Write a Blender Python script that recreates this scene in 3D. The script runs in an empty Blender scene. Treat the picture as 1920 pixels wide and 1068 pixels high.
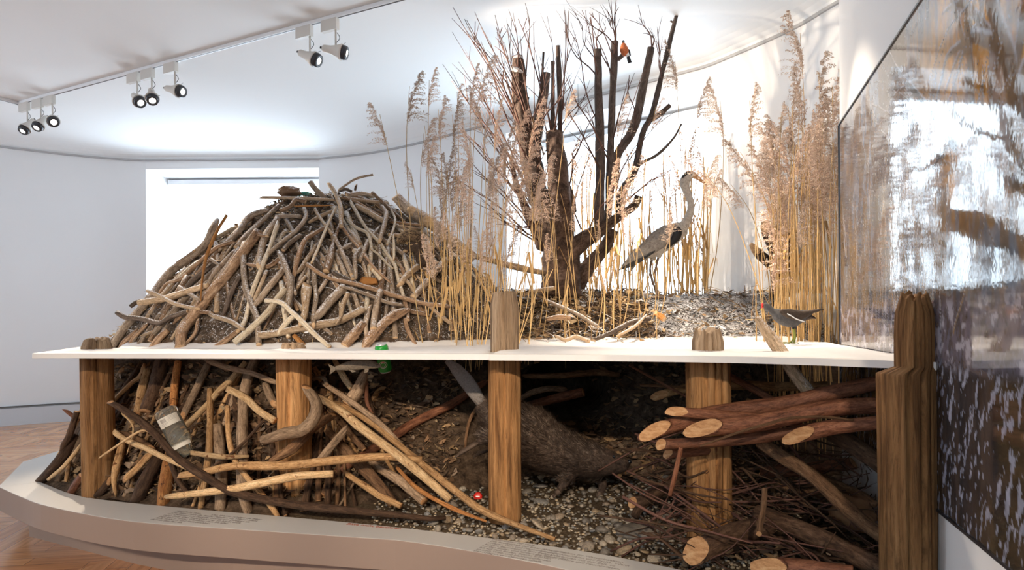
import bpy, bmesh, math, random
import numpy as np
from mathutils import Vector, Matrix, noise
C = bpy.context.collection
S = bpy.context.scene
PI = math.pi
random.seed(7)
# ------------------------------------------------------------------ camera, world, exposure
F = 1300.0; EYE = 1.2; ROLL = math.radians(0.4); CX, HY = 960.0, 606.0
cd = bpy.data.cameras.new('camera'); cam = bpy.data.objects.new('camera', cd); C.objects.link(cam); S.camera = cam
cd.sensor_width = 36; cd.lens = F / 1920 * 36; cd.shift_y = (HY - 534) / 1920.0; cd.clip_start = .02
cam.matrix_world = Matrix.Translation((0, 0, EYE)) @ Matrix.Rotation(PI / 2, 4, 'X') @ Matrix.Rotation(-ROLL, 4, 'Z')
w = bpy.data.worlds.new('world'); S.world = w; w.use_nodes = True
w.node_tree.nodes['Background'].inputs[0].default_value = (.75, .85, 1, 1)
w.node_tree.nodes['Background'].inputs[1].default_value = .6
S.view_settings.view_transform = 'Standard'; S.view_settings.look = 'None'
S.view_settings.exposure = 0.3; S.view_settings.gamma = 1
S.cycles.use_denoising = True
S.cycles.max_bounces = 7; S.cycles.diffuse_bounces = 4; S.cycles.glossy_bounces = 4; S.cycles.transparent_max_bounces = 8
S.cycles.sample_clamp_indirect = 4
BLIND = 5.8      # brightness of the daylit roller blinds
BLIND_FILL = 5.0   # unseen glowing blinds, added behind and left of the viewer as fill light
SPOT_W = 120.0

def P(px, py, Y):
    dx, dy = px - CX, HY - py
    c, s = math.cos(ROLL), math.sin(ROLL)
    u, v = dx * c + dy * s, -dx * s + dy * c
    return Vector((u / F * Y, Y, EYE + v / F * Y))
def PZ(px, py, z):
    a = P(px, py, 1.0)
    Y = (z - EYE) / (a.z - EYE)
    return P(px, py, Y)
def px_of(p):
    u, v = p[0] / p[1] * F, (p[2] - EYE) / p[1] * F
    c, s = math.cos(ROLL), math.sin(ROLL)
    return CX + u * c - v * s, HY - (u * s + v * c)
def nz(x, y, z=0.0): return noise.noise(Vector((x, y, z)))

# ------------------------------------------------------------------ materials
MATS = {}
def newmat(name):
    m = bpy.data.materials.new(name); m.use_nodes = True
    nt = m.node_tree; b = nt.nodes['Principled BSDF']; MATS[name] = m
    return m, nt, b
def N(nt, t, **kw):
    n = nt.nodes.new(t)
    for k, v in kw.items():
        if k in n.inputs: n.inputs[k].default_value = v
        else: setattr(n, k, v)
    return n
def ramp(nt, fac, stops):
    r = nt.nodes.new('ShaderNodeValToRGB'); e = r.color_ramp.elements
    while len(e) < len(stops): e.new(.5)
    for el, (p, c) in zip(e, stops):
        el.position = p; el.color = (c[0], c[1], c[2], 1)
    nt.links.new(fac, r.inputs[0]); return r
def mix(nt, fac, a, b, mode='MIX'):
    m = nt.nodes.new('ShaderNodeMix'); m.data_type = 'RGBA'; m.blend_type = mode
    for s, v in ((m.inputs[0], fac), (m.inputs[6], a), (m.inputs[7], b)):
        if isinstance(v, (int, float)): s.default_value = v
        elif isinstance(v, tuple): s.default_value = (v[0], v[1], v[2], 1)
        else: nt.links.new(v, s)
    return m.outputs[2]
def bump(nt, b, h, strength=.3, dist=.005):
    bp = N(nt, 'ShaderNodeBump', Strength=strength, Distance=dist)
    nt.links.new(h, bp.inputs['Height']); nt.links.new(bp.outputs[0], b.inputs['Normal']); return bp
def plain(name, col, rough=.6, metal=0.0, emit=None, es=0, spec=None, bumpy=0, bs=40, bd=.002):
    m, nt, b = newmat(name)
    b.inputs['Base Color'].default_value = (*col, 1); b.inputs['Roughness'].default_value = rough; b.inputs['Metallic'].default_value = metal
    if spec is not None: b.inputs['Specular IOR Level'].default_value = spec
    if emit: b.inputs['Emission Color'].default_value = (*emit, 1); b.inputs['Emission Strength'].default_value = es
    if bumpy:
        tc = N(nt, 'ShaderNodeTexCoord'); n = N(nt, 'ShaderNodeTexNoise', Scale=bs, Detail=4.0)
        nt.links.new(tc.outputs['Object'], n.inputs['Vector']); bump(nt, b, n.outputs['Fac'], bumpy, bd)
    return m
def objvar(nt, col, amt=.35):
    oi = N(nt, 'ShaderNodeObjectInfo')
    mr = N(nt, 'ShaderNodeMapRange'); mr.inputs[3].default_value = 1 - amt; mr.inputs[4].default_value = 1 + amt
    nt.links.new(oi.outputs['Random'], mr.inputs[0])
    hs = N(nt, 'ShaderNodeHueSaturation'); nt.links.new(mr.outputs[0], hs.inputs['Value']); nt.links.new(col, hs.inputs['Color'])
    return hs.outputs[0]
def snowfac(nt, amount, scale=26):
    g = N(nt, 'ShaderNodeNewGeometry'); sp = N(nt, 'ShaderNodeSeparateXYZ'); nt.links.new(g.outputs['Normal'], sp.inputs[0])
    n = N(nt, 'ShaderNodeTexNoise', Scale=scale, Detail=5.0, Roughness=.7); nt.links.new(g.outputs['Position'], n.inputs['Vector'])
    a = N(nt, 'ShaderNodeMath', operation='MULTIPLY_ADD'); nt.links.new(n.outputs['Fac'], a.inputs[0]); a.inputs[1].default_value = 2.6
    nt.links.new(sp.outputs['Z'], a.inputs[2])
    r = N(nt, 'ShaderNodeMapRange'); r.inputs[1].default_value = 2.55 - amount; r.inputs[2].default_value = 2.85 - amount
    nt.links.new(a.outputs[0], r.inputs[0]); return r.outputs[0]
def bark(name, c1, c2, c3, snow=0, long=14.0, bs=.6, patch=None, rough=.8):
    m, nt, b = newmat(name)
    tc = N(nt, 'ShaderNodeTexCoord'); mp = N(nt, 'ShaderNodeMapping')
    mp.inputs['Scale'].default_value = (9, long, 1); nt.links.new(tc.outputs['UV'], mp.inputs[0])
    oi = N(nt, 'ShaderNodeObjectInfo'); nt.links.new(oi.outputs['Random'], mp.inputs['Location'])
    n1 = N(nt, 'ShaderNodeTexNoise', Scale=1.0, Detail=7.0, Roughness=.65, Distortion=.6); nt.links.new(mp.outputs[0], n1.inputs['Vector'])
    r = ramp(nt, n1.outputs['Fac'], [(.3, c1), (.5, c2), (.72, c3)])
    mp3 = N(nt, 'ShaderNodeMapping'); mp3.inputs['Scale'].default_value = (34, max(2.2, long * 3.2), 1); nt.links.new(tc.outputs['UV'], mp3.inputs[0]); nt.links.new(oi.outputs['Random'], mp3.inputs['Location'])
    n3 = N(nt, 'ShaderNodeTexNoise', Scale=1.0, Detail=5.0, Roughness=.75, Distortion=1.0); nt.links.new(mp3.outputs[0], n3.inputs['Vector'])
    r3 = ramp(nt, n3.outputs['Fac'], [(.34, (.48, .45, .43)), (.5, (1.0, 1.0, 1.0)), (.68, (1.28, 1.28, 1.28))])
    col = mix(nt, 1.0, r.outputs[0], r3.outputs[0], 'MULTIPLY')
    if patch:
        n2 = N(nt, 'ShaderNodeTexNoise', Scale=22.0, Detail=4.0, Roughness=.7, Distortion=.8); nt.links.new(tc.outputs['Object'], n2.inputs['Vector'])
        r2 = N(nt, 'ShaderNodeMapRange'); r2.inputs[1].default_value = patch[1]; r2.inputs[2].default_value = patch[1] + .04
        nt.links.new(n2.outputs['Fac'], r2.inputs[0]); col = mix(nt, r2.outputs[0], col, patch[0])
    col = objvar(nt, col, .3)
    if snow: col = mix(nt, snowfac(nt, snow, 130), col, (.86, .86, .88))
    nt.links.new(col, b.inputs['Base Color']); b.inputs['Roughness'].default_value = rough
    b.inputs['Specular IOR Level'].default_value = .25
    ad = N(nt, 'ShaderNodeMath', operation='ADD'); nt.links.new(n1.outputs['Fac'], ad.inputs[0]); nt.links.new(n3.outputs['Fac'], ad.inputs[1])
    bump(nt, b, ad.outputs[0], bs, .008)
    return m
bark('grey', (.12, .08, .055), (.37, .275, .195), (.60, .48, .36), snow=.60)
bark('brown', (.11, .06, .035), (.35, .215, .125), (.55, .39, .26), snow=.58)
bark('tan', (.24, .15, .08), (.52, .37, .235), (.68, .53, .37), snow=.60, patch=((.22, .11, .05), .66))
bark('pale', (.42, .31, .20), (.70, .58, .42), (.82, .73, .58), snow=.60, patch=((.36, .22, .12), .68))
bark('orange', (.24, .09, .02), (.48, .21, .06), (.62, .34, .13))
bark('dark', (.04, .03, .022), (.14, .10, .075), (.26, .20, .16), snow=.5)
# the same kinds of wood, wet-look and without any snow, below the water board
bark('wgrey', (.10, .065, .04), (.30, .20, .125), (.46, .33, .22))
bark('wbrown', (.07, .035, .018), (.21, .11, .055), (.36, .21, .11))
bark('wtan', (.22, .10, .04), (.50, .29, .13), (.68, .44, .23), patch=((.16, .065, .025), .62))
bark('wpale', (.36, .20, .09), (.66, .44, .23), (.80, .60, .37), patch=((.22, .09, .035), .62))
bark('worange', (.20, .07, .02), (.46, .19, .06), (.62, .32, .12), patch=((.10, .04, .02), .6))
bark('wdark', (.025, .014, .009), (.085, .045, .025), (.17, .10, .06))
bark('wred', (.06, .022, .012), (.19, .075, .04), (.31, .14, .075), rough=.55, bs=.3)
bark('twigred', (.05, .022, .018), (.12, .055, .04), (.19, .10, .07), rough=.6, bs=.2)
bark('post', (.13, .055, .018), (.37, .185, .07), (.54, .31, .14), long=1.3, bs=1.0)
bark('postgrey', (.10, .06, .035), (.31, .21, .13), (.48, .36, .25), long=1.3, bs=1.0)
bark('willow', (.035, .022, .016), (.12, .075, .055), (.26, .18, .14), snow=.12, bs=1.0)
bark('willowpole', (.05, .035, .03), (.13, .095, .08), (.22, .17, .14), bs=.6)
bark('reedstem', (.40, .24, .10), (.66, .44, .20), (.78, .58, .32), long=6, bs=.1)
bark('reedleaf', (.36, .22, .09), (.55, .35, .15), (.66, .45, .22), long=5, bs=.1)
m, nt, b = newmat('plume')
tc = N(nt, 'ShaderNodeTexCoord'); n = N(nt, 'ShaderNodeTexNoise', Scale=30.0); nt.links.new(tc.outputs['Object'], n.inputs[0])
r = ramp(nt, n.outputs['Fac'], [(.3, (.46, .31, .23)), (.5, (.72, .55, .43)), (.75, (.88, .74, .62))])
nt.links.new(objvar(nt, r.outputs[0], .25), b.inputs['Base Color']); b.inputs['Roughness'].default_value = .9
plain('wall', (.80, .79, .79), .85, bumpy=.05, bs=120, bd=.001)
plain('ceiling', (.84, .84, .84), .9)
plain('cornice', (.42, .41, .41), .8)
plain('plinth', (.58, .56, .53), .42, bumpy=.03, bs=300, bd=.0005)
plain('plinthshade', (.27, .20, .165), .5)  # plinth front and base: shade and parquet bounce put into the colour
plain('board', (.74, .72, .70), .4)
plain('base', (.60, .61, .64), .7)
plain('cable', (.12, .12, .12), .5)
plain('blind', (.9, .95, 1), .9, emit=(.70, .86, 1.0), es=BLIND)
plain('blind_fill', (.9, .95, 1), .9, emit=(.72, .86, 1.0), es=BLIND_FILL)
plain('winframe', (.85, .86, .88), .5)
plain('steel', (.62, .63, .65), .35, .8)
plain('lampwhite', (.66, .62, .57), .45)
plain('lampdark', (.03, .03, .035), .3)
plain('track', (.85, .85, .86), .4)
plain('trackgroove', (.08, .07, .07), .4)
plain('bulb', (1, 1, 1), .3, emit=(1, .93, .82), es=14)
plain('black', (.01, .01, .012), .3)
plain('red', (.62, .02, .012), .4)
plain('white', (.85, .85, .85), .5)
plain('textgrey', (.30, .27, .25), .7)
plain('textred', (.42, .14, .09), .7)
plain('teal', (.10, .42, .34), .6)
# snow
m, nt, b = newmat('snow')
g = N(nt, 'ShaderNodeNewGeometry'); n = N(nt, 'ShaderNodeTexNoise', Scale=260.0, Detail=3.0); nt.links.new(g.outputs['Position'], n.inputs[0])
b.inputs['Base Color'].default_value = (.86, .85, .85, 1); b.inputs['Roughness'].default_value = .8
bump(nt, b, n.outputs['Fac'], .6, .003)
# soils
def soil(name, c1, c2, c3, snow=None, scale=18, sc2=60, thr=.55):
    m, nt, b = newmat(name)
    g = N(nt, 'ShaderNodeNewGeometry')
    n1 = N(nt, 'ShaderNodeTexNoise', Scale=float(scale), Detail=9.0, Roughness=.75); nt.links.new(g.outputs['Position'], n1.inputs[0])
    r = ramp(nt, n1.outputs['Fac'], [(.35, c1), (.5, c2), (.68, c3)])
    col = r.outputs[0]
    if snow:
        n2 = N(nt, 'ShaderNodeTexNoise', Scale=float(sc2), Detail=4.0 if snow == 1 else 9.0, Roughness=.6 if snow == 1 else .72, Distortion=1.2 if snow == 1 else 2.2); mp2 = N(nt, 'ShaderNodeMapping'); mp2.inputs['Scale'].default_value = (1, 1, 1 if snow == 1 else 1.9); mp2.inputs['Rotation'].default_value = (0, .5 if snow == 2 else 0, 0)
        nt.links.new(g.outputs['Position'], mp2.inputs[0]); nt.links.new(mp2.outputs[0], n2.inputs[0])
        mr = N(nt, 'ShaderNodeMapRange'); mr.inputs[1].default_value = thr - .02; mr.inputs[2].default_value = thr + .03
        nt.links.new(n2.outputs['Fac'], mr.inputs[0]); col = mix(nt, mr.outputs[0], col, (.86, .86, .88))
    nt.links.new(col, b.inputs['Base Color']); b.inputs['Roughness'].default_value = .95; b.inputs['Specular IOR Level'].default_value = .15
    bump(nt, b, n1.outputs['Fac'], 1.0, .03)
soil('soilsnow', (.03, .022, .016), (.12, .085, .06), (.28, .20, .14), snow=1, sc2=85, thr=.61)
soil('banksnow', (.035, .032, .03), (.075, .066, .06), (.17, .14, .12), snow=2, sc2=30, thr=.50)
soil('soil', (.03, .02, .014), (.12, .078, .05), (.25, .17, .11))
soil('soilgrey', (.045, .032, .024), (.13, .09, .065), (.25, .18, .125))
soil('bed', (.07, .045, .025), (.17, .12, .075), (.30, .23, .15), scale=60)
# pebble
m, nt, b = newmat('pebble')
oi = N(nt, 'ShaderNodeObjectInfo'); tc = N(nt, 'ShaderNodeTexCoord')
r = ramp(nt, oi.outputs['Random'], [(0, (.16, .14, .12)), (.3, (.30, .25, .19)), (.5, (.20, .20, .20)), (.7, (.38, .27, .16)), (.85, (.48, .41, .32)), (1, (.27, .20, .14))])
n = N(nt, 'ShaderNodeTexNoise', Scale=5.0, Detail=8.0); nt.links.new(tc.outputs['Object'], n.inputs[0])
r2 = ramp(nt, n.outputs['Fac'], [(.3, (.55, .55, .55)), (.7, (1.15, 1.15, 1.15))])
nt.links.new(mix(nt, 1.0, r.outputs[0], r2.outputs[0], 'MULTIPLY'), b.inputs['Base Color']); b.inputs['Roughness'].default_value = .6
m, nt, b = newmat('gravelstuff')
at = N(nt, 'ShaderNodeAttribute', attribute_name='Col'); nt.links.new(at.outputs['Color'], b.inputs['Base Color']); b.inputs['Roughness'].default_value = .7
for nm in ('littersnow', 'litterdark'):
    m, nt, b = newmat(nm)
    at = N(nt, 'ShaderNodeAttribute', attribute_name='Col')
    nt.links.new(at.outputs['Color'], b.inputs['Base Color']); b.inputs['Roughness'].default_value = .85
# parquet
m, nt, b = newmat('parquet')
tc = N(nt, 'ShaderNodeTexCoord'); mp = N(nt, 'ShaderNodeMapping'); mp.inputs['Rotation'].default_value = (0, 0, .62); nt.links.new(tc.outputs['Object'], mp.inputs[0])
ck = N(nt, 'ShaderNodeTexChecker', Scale=1.6); nt.links.new(mp.outputs[0], ck.inputs[0])
cols = []
for rz in (PI / 4, -PI / 4):
    mm = N(nt, 'ShaderNodeMapping'); mm.inputs['Rotation'].default_value = (0, 0, rz); nt.links.new(mp.outputs[0], mm.inputs[0])
    br = N(nt, 'ShaderNodeTexBrick'); br.inputs['Scale'].default_value = 1.0; br.inputs['Brick Width'].default_value = .62; br.inputs['Row Height'].default_value = .11
    br.inputs['Mortar Size'].default_value = .0016; br.inputs['Color1'].default_value = (.40, .17, .07, 1); br.inputs['Color2'].default_value = (.56, .29, .14, 1); br.inputs['Mortar'].default_value = (.13, .05, .02, 1)
    nt.links.new(mm.outputs[0], br.inputs[0])
    ms = N(nt, 'ShaderNodeMapping'); ms.inputs['Scale'].default_value = (3, 40, 3); nt.links.new(mm.outputs[0], ms.inputs[0])
    nn = N(nt, 'ShaderNodeTexNoise', Scale=1.0, Detail=6.0); nt.links.new(ms.outputs[0], nn.inputs[0])
    rr = ramp(nt, nn.outputs['Fac'], [(.3, (.75, .75, .75)), (.7, (1.2, 1.2, 1.2))])
    cols.append(mix(nt, 1.0, br.outputs[0], rr.outputs[0], 'MULTIPLY'))
nt.links.new(mix(nt, ck.outputs['Fac'], cols[0], cols[1]), b.inputs['Base Color']); b.inputs['Roughness'].default_value = .22
# beaver, birds
def furmat(name, c1, c2, c3, sc=(30, 30, 30), rough=.75):
    m, nt, b = newmat(name)
    tc = N(nt, 'ShaderNodeTexCoord'); mp = N(nt, 'ShaderNodeMapping'); mp.inputs['Scale'].default_value = sc; nt.links.new(tc.outputs['Object'], mp.inputs[0])
    n = N(nt, 'ShaderNodeTexNoise', Scale=1.0, Detail=6.0, Roughness=.7); nt.links.new(mp.outputs[0], n.inputs[0])
    r = ramp(nt, n.outputs['Fac'], [(.3, c1), (.5, c2), (.7, c3)])
    nt.links.new(r.outputs[0], b.inputs['Base Color']); b.inputs['Roughness'].default_value = rough; bump(nt, b, n.outputs['Fac'], .8, .008); return m
furmat('wcut', (.26, .115, .04), (.50, .26, .11), (.64, .40, .21), (30, 30, 90), .7)
furmat('cut', (.40, .23, .11), (.62, .41, .23), (.74, .55, .35), (30, 30, 90), .7)
furmat('beaverfur', (.018, .011, .008), (.055, .033, .022), (.13, .08, .055), (60, 60, 60))
furmat('beavertail', (.16, .14, .13), (.24, .21, .19), (.30, .27, .25), (120, 120, 120), .5)
furmat('paw', (.05, .03, .02), (.10, .065, .045), (.15, .10, .07))
furmat('herongrey', (.17, .15, .13), (.27, .245, .225), (.36, .33, .30), (60, 60, 60))
furmat('heronwhite', (.34, .30, .25), (.52, .47, .41), (.66, .61, .54), (70, 70, 70))
furmat('henbody', (.035, .033, .035), (.06, .057, .06), (.09, .085, .085), (80, 80, 80))
furmat('henwing', (.03, .018, .012), (.06, .038, .024), (.09, .06, .04), (90, 90, 90))
furmat('finchred', (.45, .10, .03), (.60, .16, .05), (.68, .24, .10), (120, 120, 120))
furmat('polecat', (.018, .010, .006), (.05, .028, .016), (.11, .065, .035), (90, 90, 90))
furmat('polecatpale', (.30, .19, .09), (.42, .28, .15), (.55, .40, .24), (90, 90, 90))
furmat('troutskin', (.10, .08, .06), (.20, .16, .115), (.28, .22, .16), (150, 150, 150), .35)
plain('beak', (.52, .26, .10), .4); plain('leg', (.16, .10, .07), .6); plain('greenleg', (.22, .24, .03), .6); plain('yellow', (.75, .45, .04), .5); plain('finchgrey', (.30, .32, .36), .8)
# glass and label
m, nt, b = newmat('glass'); b.inputs['Base Color'].default_value = (.90, .90, .82, 1); b.inputs['Transmission Weight'].default_value = .92; b.inputs['Roughness'].default_value = .04; b.inputs['IOR'].default_value = 1.3
plain('paper', (.62, .58, .50), .8); plain('cangreen', (.01, .24, .03), .28); plain('canmetal', (.7, .7, .7), .3, .7)
m, nt, b = newmat('print')
at = N(nt, 'ShaderNodeAttribute', attribute_name='Col'); nt.links.new(at.outputs['Color'], b.inputs['Base Color']); b.inputs['Roughness'].default_value = .045
b.inputs['IOR'].default_value = 1.5
g = N(nt, 'ShaderNodeNewGeometry'); n = N(nt, 'ShaderNodeTexNoise', Scale=26.0, Detail=2.0); nt.links.new(g.outputs['Position'], n.inputs[0]); bump(nt, b, n.outputs['Fac'], .12, .002)

# ------------------------------------------------------------------ builders
def tag(o, label=None, cat=None, group=None, kind=None):
    if label: o['label'] = label
    if cat: o['category'] = cat
    if group: o['group'] = group
    if kind: o['kind'] = kind
    return o
def link(name, me, mats, parent=None, smooth=True):
    o = bpy.data.objects.new(name, me); C.objects.link(o)
    for mm in (mats if isinstance(mats, (list, tuple)) else [mats]): me.materials.append(MATS[mm])
    if smooth: me.polygons.foreach_set('use_smooth', [True] * len(me.polygons))
    if parent: o.parent = parent
    return o
def obj(name, bm, mats, parent=None, smooth=True, origin=None):
    bmesh.ops.recalc_face_normals(bm, faces=bm.faces)
    me = bpy.data.meshes.new(name)
    if origin is None and parent is None:
        n = max(1, len(bm.verts)); c = sum((v.co for v in bm.verts), Vector()) / n
        z = min((v.co.z for v in bm.verts), default=0); origin = Vector((c.x, c.y, z))
    if origin is not None: bmesh.ops.translate(bm, vec=-Vector(origin), verts=bm.verts)
    bm.to_mesh(me); bm.free(); o = link(name, me, mats, parent, smooth)
    if origin is not None: o.location = origin
    return o
def part(name, bm, mats, parent, smooth=True):
    bmesh.ops.translate(bm, vec=-parent_origin(parent), verts=bm.verts)
    bmesh.ops.recalc_face_normals(bm, faces=bm.faces)
    me = bpy.data.meshes.new(name); bm.to_mesh(me); bm.free()
    return link(name, me, mats, parent, smooth)
def parent_origin(p):
    v = Vector()
    while p is not None: v += Vector(p.location); p = p.parent
    return v
def empty(name, loc, label, cat, group=None):
    o = bpy.data.objects.new(name, None); C.objects.link(o); o.location = loc; o.empty_display_size = .1
    return tag(o, label, cat, group)
def spline(pts, n):
    pts = [Vector(p) for p in pts]
    if len(pts) == 2: return [pts[0].lerp(pts[1], i / n) for i in range(n + 1)]
    q = [pts[0] * 2 - pts[1]] + pts + [pts[-1] * 2 - pts[-2]]
    L = [0]
    for a, b2 in zip(pts, pts[1:]): L.append(L[-1] + (b2 - a).length + 1e-9)
    out = []
    for i in range(n + 1):
        s = L[-1] * i / n; k = 0
        while k < len(L) - 2 and s > L[k + 1]: k += 1
        t = (s - L[k]) / (L[k + 1] - L[k]); p0, p1, p2, p3 = q[k:k + 4]
        out.append(.5 * ((2 * p1) + (p2 - p0) * t + (2 * p0 - 5 * p1 + 4 * p2 - p3) * t * t + (3 * p1 - p0 - 3 * p2 + p3) * t ** 3))
    return out
def lerp_r(rs, t):
    if isinstance(rs, (int, float)): return rs
    f = t * (len(rs) - 1); i = min(int(f), len(rs) - 2); a, b2 = rs[i], rs[i + 1]; f -= i
    if isinstance(a, (tuple, list)): return tuple(x + (y - x) * f for x, y in zip(a, b2))
    return a + (b2 - a) * f
def tube(bm, pts, rs, sides=10, n=None, rough=0.0, seed=0, caps=('flat', 'flat'), up=None, capmat=0, mat=0, fl=9.0):
    """rs: radius or list of radii (or (side, up) pairs) along pts; caps flat, round or chisel."""
    P0 = spline(pts, n or max(6, min(26, len(pts) * 4)))
    m_ = len(P0) - 1; uvl = bm.loops.layers.uv.verify(); rings = []; L = 0
    prev = None; T = []
    for i in range(m_ + 1):
        a = P0[max(0, i - 1)]; b2 = P0[min(m_, i + 1)]; T.append((b2 - a).normalized())
    ref = Vector(up) if up else (Vector((0, 0, 1)) if abs(T[0].z) < .8 else Vector((0, 1, 0)))
    s = T[0].cross(ref).normalized(); ds = []
    for i in range(m_ + 1):
        if up: s = T[i].cross(ref).normalized()
        else: s = (s - T[i] * s.dot(T[i])).normalized()
        u = s.cross(T[i]).normalized()
        if i: L += (P0[i] - P0[i - 1]).length
        ds.append(L); r = lerp_r(rs, i / m_); rx, ry = r if isinstance(r, tuple) else (r, r)
        if up: rx, ry = ry, rx
        if 'round' in caps:
            e = i / m_
            k = 1.0
            if caps[0] == 'round' and i == 0: k = .35
            if caps[1] == 'round' and i == m_: k = .35
            rx *= k; ry *= k
        ring = []
        for j in range(sides):
            a = 2 * PI * j / sides; f = 1.0
            if rough:
                q = P0[i] * fl; f = 1 + rough * (nz(q.x + math.cos(a) * 1.3 + seed, q.y + math.sin(a) * 1.3, q.z) * 1.4)
                f += rough * .6 * nz(math.cos(a) * 2 + seed * 3.1, math.sin(a) * 2, i * .07)
            off = Vector()
            if caps[0] == 'chisel' and i <= 1: off = -T[i] * rx * (1.1 + 1.3 * math.cos(a + seed)) * (1 - i * .6)
            if caps[1] == 'chisel' and i >= m_ - 1: off = T[i] * rx * (1.1 + 1.3 * math.cos(a + seed)) * (1 - (m_ - i) * .6)
            kk = .8 if ((i == 0 and caps[0] == 'chisel') or (i == m_ and caps[1] == 'chisel')) else 1
            ring.append(bm.verts.new(P0[i] + (s * math.cos(a) * rx + u * math.sin(a) * ry) * f * kk + off))
        rings.append(ring)
    rr = lerp_r(rs, .5); rr = rr[0] if isinstance(rr, tuple) else rr
    circ = 1.0
    for i in range(m_):
        for j in range(sides):
            k = (j + 1) % sides
            f = bm.faces.new((rings[i][j], rings[i][k], rings[i + 1][k], rings[i + 1][j])); f.material_index = mat
            us = (j / sides, (j + 1) / sides)
            for lp, (uu, vv) in zip(f.loops, ((us[0], ds[i]), (us[1], ds[i]), (us[1], ds[i + 1]), (us[0], ds[i + 1]))):
                lp[uvl].uv = (uu * circ, vv)
    for e, ring in ((0, rings[0]), (1, rings[-1])):
        c = bm.verts.new(sum((v.co for v in ring), Vector()) / sides + (T[0] * -.25 * rr if e == 0 else T[-1] * .25 * rr) * (1 if caps[e] == 'round' else .15))
        for j in range(sides):
            k = (j + 1) % sides
            f = bm.faces.new((ring[k], ring[j], c) if e == 0 else (ring[j], ring[k], c))
            f.material_index = capmat if caps[e] != 'round' else mat
            for lp in f.loops: lp[uvl].uv = (lp.vert.co.x * 2, lp.vert.co.z * 2 + lp.vert.co.y)
    return rings
def box(bm, c, sz, rot=None, mat=0):
    r = bmesh.ops.create_cube(bm, size=1, matrix=Matrix.Translation(c) @ (rot.to_4x4() if rot else Matrix()) @ Matrix.Diagonal((*sz, 1)))
    for f in {f for v in r['verts'] for f in v.link_faces}: f.material_index = mat
def ball(bm, c, r, seg=12, rot=None):
    rr = r if isinstance(r, (tuple, list)) else (r, r, r)
    bmesh.ops.create_uvsphere(bm, u_segments=seg, v_segments=max(6, seg // 2 + 2), radius=1, matrix=Matrix.Translation(c) @ (rot.to_4x4() if rot else Matrix()) @ Matrix.Diagonal((*rr, 1)))
def fuse(name, bm, mats, parent, vox, smooth=4, disp=0):
    """grows one continuous skin over overlapping limbs"""
    me = bpy.data.meshes.new('tmp'); bm.to_mesh(me); bm.free(); t = bpy.data.objects.new('tmp', me); C.objects.link(t)
    md = t.modifiers.new('r', 'REMESH'); md.mode = 'VOXEL'; md.voxel_size = vox
    sm = t.modifiers.new('s', 'SMOOTH'); sm.iterations = smooth; sm.factor = .5
    dg = bpy.context.evaluated_depsgraph_get(); me2 = bpy.data.meshes.new_from_object(t.evaluated_get(dg)); me2.name = name
    bpy.data.objects.remove(t); bpy.data.meshes.remove(me)
    if parent is not None:
        v = parent_origin(parent); me2.transform(Matrix.Translation(-v))
    return link(name, me2, mats, parent)
def polyprism(bm, top, z0, z1, mat=0):
    a = [bm.verts.new((x, y, z0)) for x, y in top]; b2 = [bm.verts.new((x, y, z1)) for x, y in top]
    bm.faces.new(b2).material_index = mat; bm.faces.new(a[::-1]).material_index = mat
    for i in range(len(top)):
        j = (i + 1) % len(top); bm.faces.new((a[i], a[j], b2[j], b2[i])).material_index = mat
    bmesh.ops.recalc_face_normals(bm, faces=bm.faces)

# ------------------------------------------------------------------ the room
def sm(pts, k=5): return [(p.x, p.y) for p in spline([(x, y, 0) for x, y in pts], (len(pts) - 1) * k)]
A1 = sm([(2.30, 3.95), (2.34, 4.4), (2.22, 4.85), (2.08, 5.25), (1.71, 5.88), (1.65, 5.95)], 4)
A2 = sm([(-.05, 7.43), (-1.0, 8.28), (-1.77, 8.83), (-2.53, 9.13)])
A3 = sm([(-4.81, 9.13), (-5.3, 9.0), (-6.17, 8.4), (-7.3, 7.2), (-8.0, 5.6)])
A4 = sm([(-8.1, 3.2), (-7.7, 1), (-6.3, -1.6), (-4.3, -3.2)])
A5 = sm([(-2.0, -4.0), (0, -4.2), (2.4, -4.0), (4.2, -2.6), (4.9, 0), (4.5, 2.3), (3.4, 3.6), (2.30, 3.95)])
LOOP = A1 + A2 + A3 + A4 + A5[:-1]
WIN = [(A1[-1], A2[0], .95, 3.235), (A2[-1], A3[0], .95, 3.265), (A3[-1], A4[0], .95, 3.235), (A4[-1], A5[0], .95, 3.235)]  # last two openings are unseen, added for fill light
ZC = 3.39; ZT = 3.5
def wallstrip(pts, name, z0=0, z1=ZC, mat='wall'):
    bm = bmesh.new(); a = [bm.verts.new((x, y, z0)) for x, y in pts]; b2 = [bm.verts.new((x, y, z1)) for x, y in pts]
    for i in range(len(pts) - 1): bm.faces.new((a[i], b2[i], b2[i + 1], a[i + 1]))
    o = obj(name, bm, mat, origin=Vector()); return tag(o, kind='structure')
wallstrip(A1, 'wall_right_back'); wallstrip(A2, 'wall_back'); wallstrip(A3, 'wall_left'); wallstrip(A4, 'wall_left_front'); wallstrip(A5, 'wall_front')
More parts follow.
